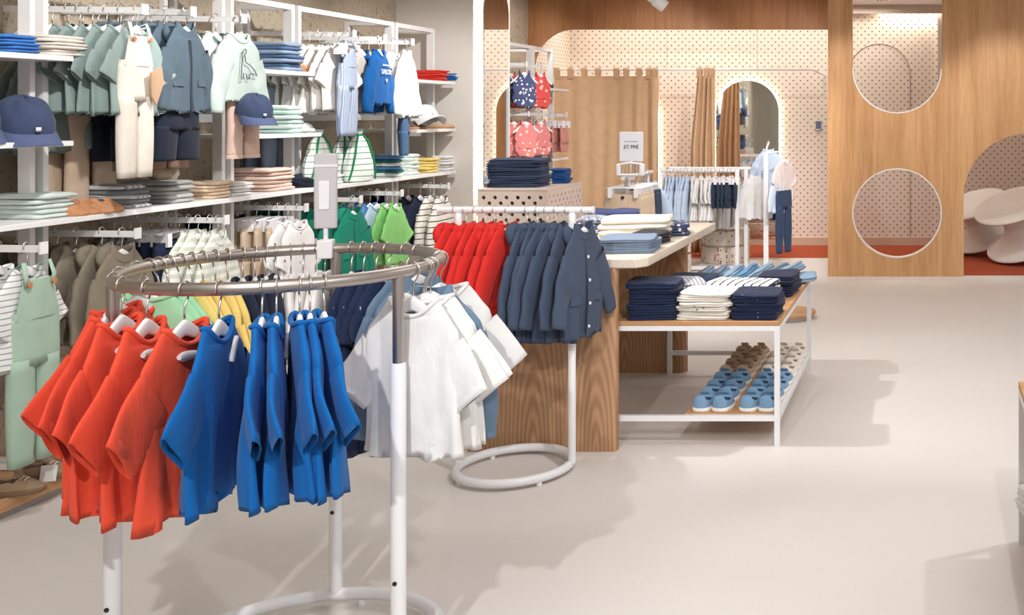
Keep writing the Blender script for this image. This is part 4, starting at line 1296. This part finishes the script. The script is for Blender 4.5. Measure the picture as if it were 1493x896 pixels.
# rolled trousers leaning on the grey stack
t = thing('rolled_trousers', 'rolled ecru trousers leaning on top of the grey sweatshirts', 'trousers', wpos(236, -3.74, 1.228), PI / 2)
MB().tube([(-.09 + .018 * k, -.005 * k, .035 + .004 * math.sin(k * 1.3)) for k in range(6)], [.02, .036, .04, .037, .039, .036], 14).build('rolled_end', fabric((190, 168, 142)), t)
MB().tube([(-.01 + .02 * k, .01 * k - .02, .04 - .006 * k) for k in range(7)], [.034, .036, .037, .034, .03, .026, .018], 14, flat=1.5).build('trouser_leg', ECRU, t)
# green-striped pouches
def pouch(px, X, rz, label, seed):
    Y = -X * F / (VX - px)
    t = thing('drawstring_pouch', uniq(label), 'pouch', (X, Y, SZ + .001), rz, 'green-striped drawstring pouches')
    rn = random.Random(seed)
    rings = []
    for z, a, b in ((.0, .07, .03), (.006, .105, .05), (.05, .122, .06), (.12, .11, .055), (.19, .085, .045), (.25, .058, .034), (.285, .03, .022), (.30, .022, .018), (.33, .038, .026), (.332, .03, .02)):
        rings.append([(a * math.cos(2 * PI * k / 40) * (1 + .05 * math.sin(k * 1.9 + seed) * (z > .1)), b * math.sin(2 * PI * k / 40) * (1 + .12 * math.sin(k * 1.57 + seed) * (z > .1)), z) for k in range(40)])
    MB().loft(rings).build('bag', GRSTR, t)
    for s in (-1, 1):
        MB().tube([(s * .02, -.02, .295), (s * .05, -.035, .25), (s * .075, -.045, .17), (s * .1, -.045, .08), (s * .112, -.03, .012)], .0055, 8).build('cord', GREENC, t)
    MB().tube([(.02 * math.cos(a), .0165 * math.sin(a) - .0, .295) for a in [2 * PI * k / 16 for k in range(16)]], .007, 8, True).build('neck_tie', GREENC, t)
    return t
pouch(464, -3.60, PI / 2 - .1, 'green-striped drawstring pouch beside the grey sign holder', 1)
pouch(500, -3.66, PI / 2 + .1, 'green-striped drawstring pouch squeezed between two others', 2)
pouch(522, -3.57, PI / 2 - .2, 'green-striped drawstring pouch nearest the teal stack', 3)

# caps
def cap(loc, rz, tilt, m, label, sc=1., mb=None):
    t = thing('cap', uniq(label), 'cap', loc, rz)
    t.rotation_euler = (tilt, 0, rz)
    t.scale = (sc, sc, sc)
    if 'cap' not in CACHE:
        rings = []
        for i in range(11):
            a = PI / 2 * i / 10
            r_ = math.cos(a) ** .8 if i < 10 else .02
            rings.append([(.078 * r_ * math.cos(2 * PI * k / 40) * (1 + .018 * math.cos(6 * 2 * PI * k / 40)), .088 * r_ * math.sin(2 * PI * k / 40) * (1 + .018 * math.cos(6 * 2 * PI * k / 40)), .098 * math.sin(a) + .004 * math.sin(k + i)) for k in range(40)])
        crown = MB().loft(rings, False, True).mesh('crown', 0)
        rr = []
        for i in range(13):
            a = PI + PI * (.08 + .84 * i / 12)
            x0, y0 = .077 * math.cos(a), .086 * math.sin(a)
            ln = .062 * math.sin(PI * (.08 + .84 * i / 12)) ** .6
            x1, y1 = x0 * 1.06, y0 - ln
            dz = -.022 * (x0 / .077) ** 2
            rr.append([(x0, y0, .004), (x1, y1, -.012 + dz), (x1, y1, -.016 + dz), (x0, y0, 0)])
        brim = MB().loft(rr).mesh('brim', 60)
        btn = MB().lathe([(.001, .096), (.008, .098), (.006, .104), (.001, .105)], 12).mesh('button', 0)
        lab = MB().box(-.006, .006, -.0955, -.089, .014, .026).mesh('label_patch', 0)
        CACHE['cap'] = (crown, brim, btn, lab)
    for n_, me in zip(('crown', 'brim', 'button', 'label_patch'), CACHE['cap']):
        obj(n_, me, (mb or m) if n_ == 'brim' else (pr if n_ == 'label_patch' else m), t)
    return t
CAPN = fabric((60, 72, 100)); CAPB = fabric((84, 96, 130))
cap((-3.60, 4.15, S2Z + .05), PI / 2 - .45, .22, CAPN, 'navy cap with white mark at the open end of the cap shelf', 1.34, CAPB)
cap((-3.68, 4.00, S2Z + .06), PI / 2 - .5, .22, CAPN, 'second navy cap tucked behind the open-end one', 1.3, CAPB)
cap((-3.66, 3.84, S2Z + .035), PI / 2 - .6, .05, CAPN, 'third navy cap at the far edge of the cap shelf', 1.2, CAPB)
cap((-3.36, 5.21, 1.545), PI / 2 - .5, .25, CAPN, 'navy cap hanging beside the dusty pink trousers', 1.05, CAPB)
cap((-3.56, 7.40, S2Z + .05), PI / 2 - .5, -.35, WHITEF, 'white sun hat tipped up on the shelf below the red tees', 1.25)
bundle('folded_tee', 'tee', MINTB, (-3.58, 3.93, S2Z), (.05, .05, .03), 'small rolled mint tee at the edge of the cap shelf', 8)
t = thing('cap_stand', 'black metal T-shaped stand behind the navy caps', 'stand', (-3.78, 4.02, S2Z))
MB().box(-.07, .07, -.07, .07, 0, .006).build('foot_plate', BLACK, t)
MB().box(-.012, .012, -.008, .008, .006, .27).build('post', BLACK, t)
MB().tube([(0, -.2, .27), (0, .2, .27)], .004, 8).build('crossbar', BLACK, t)
# sandals and shoes on the wall
LEA = fabric((196, 140, 100)); BRN = fabric((154, 130, 104))
def wshoes(px, X, z, m, desc, where, n=2, sc=1., nm='sandal', rz=-PI / 2):
    Y = -X * F / (VX - px)
    for i in range(n):
        shoe((X - .08, Y + (i - (n - 1) / 2) * .085, z + .0005), rz + RND.uniform(-.15, .15), m, f'{["nearer", "farther", "third"][i]} {desc} {where}', f'{desc} pair {where}', paint('insole_brown', (96, 70, 52), .8), LEA if nm == 'sandal' else paint('sole_brown', (120, 96, 72), .7), sc, nm)
wshoes(112, -3.60, SZ, LEA, 'tan sandal', 'on the long shelf beside the mint stack')
wshoes(146, -3.58, SZ, LEA, 'tan leather sandal', 'in front of the grey stack', 2)
wshoes(446, -3.62, S1Z, LEA, 'tan sandal', 'beside the denim stack on the top shelf')
wshoes(600, -3.62, S2Z, fabric((110, 92, 78)), 'brown sandal', 'under the white sun hat')
wshoes(645, -3.62, S2Z, fabric((196, 176, 156)), 'pale sandal', 'at the pier side of the hat shelf')
def pshoe(px, py, i, lb):
    # on the platform top (z = .085)
    Y = (HC - .085) * F / (py - VY)
    return shoe((PX(px, Y), Y, .0855), -PI / 2 + .25, BRN, lb, 'brown lace-up shoes on the oak platform', paint('insole_brown', (96, 70, 52), .8), paint('sole_brown', (120, 96, 72), .7), 1.25, 'lace_up_shoe')
a_ = pshoe(-22, 722, 0, 'brown shoe nearest the camera on the oak platform')
b_ = pshoe(24, 698, 1, 'brown lace-up shoe with a white tag on the oak platform')
c_ = pshoe(40, 680, 2, 'brown lace-up shoe behind the tagged one on the oak platform')
for s in (a_, b_, c_):
    for k in range(3):
        MB().tube([(-.014, .085 + .012 * k, .049 - .004 * k), (0, .088 + .012 * k, .054 - .004 * k), (.014, .085 + .012 * k, .049 - .004 * k)], .0022, 6).build('lace', paint('lace_cream', (226, 214, 196), .8), s)
MB().box(-.001, .001, -.0, .045, -.02, .03).build('paper_tag', pr, b_).matrix_local = Matrix.Translation((.043, .085, .018)) @ Matrix.Rotation(-.25, 4, 'Y')
o = MB().box(-.05, .05, -.05, .05, 0, .03).build('shoe_box_lid', paint('card_tan', (214, 176, 146), .7), None, .002)
o.location = (-3.70, 3.98, .0855)
tag(o, 'small tan card box behind the brown shoes on the oak platform', 'box')
# sunglasses on the far shelf
t = thing('sunglasses', 'dark folded sunglasses on the high shelf beside the curtain', 'sunglasses', (-3.62, 10.02, 1.786), PI / 2)
for s in (-1, 1):
    MB().tube([(s * .03 + .024 * math.cos(2 * PI * k / 20), -.02, .026 + .02 * math.sin(2 * PI * k / 20)) for k in range(20)], .004, 6, True).build('rim', BLACK, t)
    MB().lathe([(.001, -.001), (.022, -.001), (.022, .001), (.001, .001)], 20).build('lens', paint('lens_dark', (52, 46, 60), .1), t).matrix_local = Matrix.Translation((s * .03, -.02, .026)) @ Matrix.Rotation(PI / 2, 4, 'X')
    MB().tube([(s * .055, -.02, .032), (s * .056, .06, .03), (s * .05, .1, .012)], .003, 6).build('temple_arm', BLACK, t)
bundle('scarf', 'scarf', fabric((150, 140, 150)), (-3.64, 9.86, 1.786), (.05, .05, .018), 'small crumpled grey scarf beside the sunglasses', 9)
# ------------------------------------------------------------------ far racks
t = thing('clothes_rack', 'white depth-wise rack with beige trousers behind the stone counter', 'clothes rack', (-1.99, 7.2, 0), PI / 2)
MB().tube([(-.36, 0, 1.124), (.36, 0, 1.124)], .0135, 12).build('rail', WHITE, t)
for s in (-1, 1):
    MB().tube([(s * .25, 0, .03), (s * .25, 0, 1.112)], .0155, 14).build('post', WHITE, t)
MB().tube([(.25 * math.cos(2 * PI * k / 48), .25 * math.sin(2 * PI * k / 48), .032) for k in range(48)], .0185, 12, True).build('base_ring', WHITE, t)
PW = 'on the depth-wise rack behind the counter'
for i in range(6):
    garment('trousers', SAND, (-1.99, 6.87 + .055 * i, 1.124), RND.uniform(-.1, .1), ('front pair of beige trousers facing out ' if i == 0 else f'{ORD[i]} beige trousers from the front ') + PW, 'beige trousers ' + PW, i % 3, trim=SAND, hlabel=f'{ORD[i]} clip hanger from the front {PW}', hgroup='clip hangers ' + PW)
for i in range(3):
    garment('trousers', NAVYJ, (-1.99, 7.24 + .05 * i, 1.124), RND.uniform(-.1, .1), f'{ORD[i]} navy trousers behind the beige ones {PW}', 'navy trousers ' + PW, i % 3, trim=NAVYJ, hlabel=f'{ORD[i + 6]} clip hanger from the front {PW}', hgroup='clip hangers ' + PW)
for i in range(2):
    garment('shirt', LBLSH, (-1.99, 7.43 + .06 * i, 1.124), RND.uniform(-.1, .1), f'{"nearer" if i == 0 else "farther"} pale blue shirt at the end of the depth-wise rack', 'pale blue shirts ' + PW, i % 3, hlabel=f'{ORD[i]} shirt hanger at the end of the depth-wise rack', hgroup='hangers ' + PW)
fb = next(o for o in COL.objects if o.get('label', '').startswith('front pair of beige'))
MB().lathe([(.001, 0), (.011, 0), (.011, .004), (.001, .005)], 14).build('waist_button', paint('dark_button', (50, 40, 36), .4), fb).matrix_local = Matrix.Translation((.0, -.03, -.127)) @ Matrix.Rotation(PI / 2, 4, 'X')
# price sign
t = thing('price_sign', 'white price sign above the beige trousers', 'sign', (PX(920.5, 6.9), 6.9, 1.14))
MB().box(-.078, .078, -.003, .003, .092, .287).build('card', paint('sign_card', (232, 231, 238), .4), t, .002)
MB().tube([(0, 0, -.0), (0, 0, .1)], .006, 10).build('stem', WPLA, t)
MB().box(-.02, .02, -.015, .015, -.03, .004).build('clamp', WPLA, t, .003)
ink = paint('ink_dark', (62, 62, 70), .7)
text('37.99€', .036, (0, -.0042, .186), (PI / 2, 0, 0), ink, t, 'price_lettering')
rn = random.Random(4)
x = -.044
while x < .042:
    w_ = rn.uniform(.004, .008)
    MB().box(x, x + w_, -.0040, -.003, .2195, .2255).build('small_print', paint('ink_grey', (128, 128, 136), .7), t)
    x += w_ + .0035
# spare clip hangers resting on the rail in front of the sign
t = thing('hanger_holder', 'white open holder of spare hangers under the price sign', 'hanger holder', (PX(917, 6.82), 6.86, 1.14))
for s in (-1, 1):
    MB().box(s * .075 - .012, s * .075 + .012, -.03, .03, .0, .075).build('upright', WPLA, t, .004)
MB().tube([(-.085, -.02, .07), (0, -.025, .085), (.085, -.02, .075)], .008, 10).build('top_bar', WPLA, t)
MB().tube([(-.085, -.02, .006), (.085, -.02, .006)], .008, 10).build('lower_bar', WPLA, t)
for k in range(6):
    MB().tube([(-.055 + .022 * k, -.02, .008), (-.05 + .022 * k, -.022, .075)], .0028, 6).build('divider', WIRE, t)

# double-rail rack by the mirror
Yr, Yb = 10.24, 10.66
t = thing('double_rail_rack', 'white double-rail rack of pale shirts in front of the mirror', 'clothes rack', (0, 0, 0))
for Y, xa, xb in ((Yr, 963, 1078), (Yb, 976, 1101)):
    MB().tube([(PX(xa, Y), Y, .985), (PX(xb, Y), Y, .985)], .017, 12).build('rail', WHITE, t)
for xp, Y in ((1075, Yr), (1088, Yb - .12)):
    X = PX(xp, Y)
    MB().box(X - .018, X + .018, Y - .018, Y + .018, 0, .985).build('post', WHITE, t)
MB().box(PX(968, Yr) - .015, PX(968, Yr) + .015, Yr - .015, Yr + .015, 0, .985).build('post', WHITE, t)
MB().tube([(PX(972, Yr), Yr, .985), (PX(980, Yb), Yb, .985)], .012, 10).build('cross_tie', WHITE, t)
MB().box(PX(968, Yr), PX(1075, Yr), Yr - .015, Yr + .015, .02, .05).build('foot_bar', WHITE, t)
FR = 'on the near rail of the double-rail rack'
def far(n, style, m, xa, xb, Y, desc, where, rz=PI / 2, trim=None):
    for i in range(n):
        x = xa + (xb - xa) * i / max(1, n - 1)
        lb = f'{desc} {where}' if n == 1 else f'{ORD[i]} {desc} {where}'
        garment(style, m, (PX(x, Y), Y, .985), rz + RND.uniform(-.2, .2), lb, f'{desc} {where}', i % 3, trim=trim, rr=.017, hlabel=f'hanger of the {ORD[i]} {desc} of the double-rail rack', hgroup='hangers of the double-rail rack')
far(7, 'shirt', LBLSH, 972, 1003, Yr, 'pale blue shirt', FR)
far(7, 'blouse', WHITEF, 1010, 1037, Yr, 'white blouse', FR)
far(6, 'bloomers', fabric((44, 58, 82)), 1044, 1072, Yr, 'navy bloomers', FR)
FB = 'on the far rail of the double-rail rack'
far(8, 'dress', fabric((238, 236, 236)), 1000, 1075, Yb, 'long white dress', FB)
far(1, 'shirt', WHITEF, 1101, 1101, Yb - .16, 'white long-sleeved blouse', 'facing out at the end of the double-rail rack', 0)
# tall face-out stand
Xs = PX(1117, Yr)
t = thing('face_out_stand', 'tall white single-post stand holding two display outfits', 'clothes stand', (Xs, Yr, 0))
MB().box(-.024, .024, -.018, .018, .012, 1.168).build('post', WHITE, t, .003)
MB().box(-.13, .13, -.12, .12, 0, .012).build('foot_plate', WHITE, t, .003)
MB().tube([(0, 0, 1.15), (.10, .02, 1.17), (.20, .05, 1.17)], .010, 10).build('side_arm', WHITE, t)
MB().tube([(0, 0, 1.14), (-.02, .18, 1.21), (-.03, .36, 1.25)], .010, 10).build('rear_arm', WHITE, t)
OUT = 'on the tall white stand'
garment('shirt', LBLSH, (Xs - .025, Yr + .32, 1.25), .1, 'pale blue shirt over dark shorts facing out in front of the mirror', 'display outfits', 1, hlabel='hanger of the pale blue shirt in front of the mirror')
garment('shorts', NAVY, (Xs - .025, Yr + .345, 1.25), .1, 'dark navy shorts under the pale blue shirt in front of the mirror', 'display outfits', 1, drop=.36, hang=False)
Xo = PX(1142, Yr)
garment('blouse', fabric((236, 222, 220)), (Xo, Yr + .05, 1.17), 1.0, 'blush and white blouse at the side of the tall white stand', 'display outfits', 2, hlabel='hanger of the blush blouse on the tall stand')
garment('shirt', fabric((214, 226, 244)), (Xo - .03, Yr + .03, 1.17), 1.1, 'ice blue shirt tied over the jeans on the tall white stand', 'display outfits', 0, drop=.1, hang=False)
garment('jeans', fabric((52, 70, 100)), (Xo, Yr + .03, 1.17), 1.1, 'dark blue jeans hanging low on the tall white stand', 'display outfits', 1, drop=.27, hang=False)
# terrazzo poufs
TZ = terrazzo('speckled_terrazzo', (228, 218, 206), (178, 104, 66), 34, .36)
def pouf(x, Y, label, r_=.24):
    t = thing('terrazzo_stool', uniq(label), 'stool', (PX(x, Y), Y, 0))
    MB().lathe([(.001, 0), (r_ - .01, 0), (r_, .012), (r_, .163), (r_ - .01, .172), (.001, .172)], 48).build('lower_drum', TZ, t)
    MB().lathe([(.001, .172), (r_ - .03, .172), (r_ - .03, .188), (.001, .188)], 40).build('joint', TZ, t)
    MB().lathe([(.001, .188), (r_ - .012, .188), (r_, .2), (r_, .335), (r_ - .015, .35), (.001, .35)], 48).build('upper_drum', TZ, t)
pouf(1058, 11.35 - .42, 'speckled two-tier terrazzo stool under the double-rail rack', .25)
pouf(985, 10.2, 'speckled two-tier terrazzo stool half hidden by the stone counter', .15)

# ------------------------------------------------------------------ curtains
CURT = fabric((206, 170, 134), weave=500)
Yc = 11.38
def curtain(label, xl_top, xr_top, xl, xr, zt, folds, depth, tabs):
    t = thing('curtain', uniq(label), 'curtain', (0, 0, 0))
    nu, nv = 140, 20
    m = MB()
    vs, fs = [], []
    for j in range(nv + 1):
        q = j / nv
        z = zt - (zt - .03) * q
        e = min(1, q * 2.5)
        a, b = PX(xl_top + (xl - xl_top) * e, Yc), PX(xr_top + (xr - xr_top) * e, Yc)
        for i in range(nu + 1):
            u = i / nu
            wgt = folds[1](u)
            y = Yc + depth * wgt * math.sin(2 * PI * folds[0] * u + .5 * math.sin(q * 3 + u * 9)) * (.7 + .5 * q) + .012 * math.sin(u * 14 + q * 2)
            vs.append((a + (b - a) * u, y, z))
    for j in range(nv):
        for i in range(nu):
            k = j * (nu + 1) + i
            fs.append((k, k + 1, k + nu + 2, k + nu + 1))
    m.add(vs, fs)
    o = m.build('cloth', CURT, t, 0, 0)
    s = o.modifiers.new('thickness', 'SOLIDIFY')
    s.thickness = .006
    for tx in tabs:
        X = PX(tx, Yc)
        MB().loft([[(X - .028, Yc + y, z), (X + .028, Yc + y, z), (X + .028, Yc + y * .6, z - .004 if z > 2.03 else z), (X - .028, Yc + y * .6, z - .004 if z > 2.03 else z)] for y, z in ((-.006, zt - .03), (-.03, zt + .03), (-.026, 2.035), (0, 2.05), (.026, 2.035), (.03, zt + .03), (.006, zt - .03))]).build('hanging_tab', CURT, t)
curtain('wide tan fitting-room curtain pulled across behind the price sign', 808, 960, 808, 958, 1.955, (7, lambda u: .16 + 1.0 * max(0, u - .72) / .28), .05, (812, 832, 852, 872, 899, 913, 932, 946, 955))
curtain('narrow tan curtain gathered beside the glowing arched mirror', 1017, 1041, 1006, 1042, 1.955, (4, lambda u: .9), .04, (1020, 1030, 1038))
t = thing('curtain_rod', 'long white curtain rod in front of the dotted wall', 'curtain rod', (0, 0, 0))
MB().tube([(-4.16, Yc, 2.025), (PX(1180, Yc), Yc, 2.025), (PX(1188, Yc), Yc + .03, 2.02), (PX(1191, Yc), Yc + .1, 2.0), (PX(1191, Yc), Yc + .80, 2.0)], .011, 10).build('rod', WHITE, t)
for x in (972, 1104):
    MB().tube([(PX(x, Yc), Yc, 2.03), (PX(x, Yc), Yc, 2.8)], .003, 6).build('support_wire', WIRE, t)
# thermostat
t = thing('thermostat', 'small wall thermostat on the dotted wall beside the oak screen', 'thermostat', (PX(1193.5, 12.2), 12.2, 1.55 - 18 / F * 12.2))
MB().box(-.034, .034, -.02, -.001, -.06, .06).build('body', paint('thermostat_grey', (184, 180, 178), .4), t, .004)
MB().box(-.027, .027, -.023, -.02, -.034, .05).build('screen', paint('screen_blue', (104, 116, 152), .2), t)
MB().box(-.022, .022, -.0235, -.02, -.05, -.042).build('button_strip', WPLA, t)
# ceiling vent
t = thing('air_vent', 'dark slotted ceiling vent above the round window of the oak screen', 'vent', (PX(1285, 11.2), 11.35, 2.8))
MB().box(-.075, .075, -.2, .2, -.006, -.001).build('frame', WHITE, t)
for k in range(4):
    MB().box(-.06 + .033 * k, -.042 + .033 * k, -.18, .18, -.009, -.006).build('slot', BLACK, t)
# track spotlight
t = thing('spotlight', 'white ceiling spotlight in front of the oak fascia', 'spotlight', (PX(955, 9), 9.0, 2.53))
MB().lathe([(.001, .12), (.04, .12), (.045, .11), (.045, -.03), (.040, -.034), (.001, -.034)], 28).build('lamp_body', WHITE, t).matrix_local = Matrix.Rotation(math.radians(-52), 4, 'Y') @ Matrix.Rotation(math.radians(20), 4, 'X')
MB().lathe([(.050, .0), (.055, -.005), (.055, -.10), (.050, -.105), (.046, -.10), (.044, -.06), (.001, -.06)], 28).build('lamp_head', WHITE, t).matrix_local = Matrix.Rotation(math.radians(-52), 4, 'Y') @ Matrix.Rotation(math.radians(20), 4, 'X')
MB().tube([(-.03, 0, .03), (-.06, 0, .27)], .01, 10).build('stem', WHITE, t)

# ------------------------------------------------------------------ white spinning chairs behind the arch
SPIN = paint('moulded_white', (226, 220, 214), .45)
def spun(loc, rot, label, sc=1.):
    t = thing('spinning_top_chair', uniq(label), 'chair', loc)
    t.rotation_euler = rot
    t.scale = (sc, sc, sc)
    prof_low = [(.001, 0), (.06, .002), (.22, .016), (.305, .04), (.325, .058), (.318, .070), (.28, .082), (.20, .12), (.145, .175), (.125, .235)]
    MB().lathe(prof_low, 64).build('base', SPIN, t)
    MB().lathe([(.125, .235), (.14, .285), (.19, .33), (.27, .37), (.325, .395), (.335, .408), (.328, .418), (.30, .416), (.25, .405), (.17, .385), (.08, .372), (.001, .370)], 64).build('seat', SPIN, t)
    return t
spun((PX(1436, 11.5), 11.5, .13), (math.radians(16), math.radians(-17), 0), 'white spinning-top chair half hidden behind the edge of the arch', 1.14)
spun((PX(1497, 10.86), 10.86, .14), (math.radians(17), math.radians(-18), 0), 'white spinning-top chair tilted in the opening of the arch', 1.26)
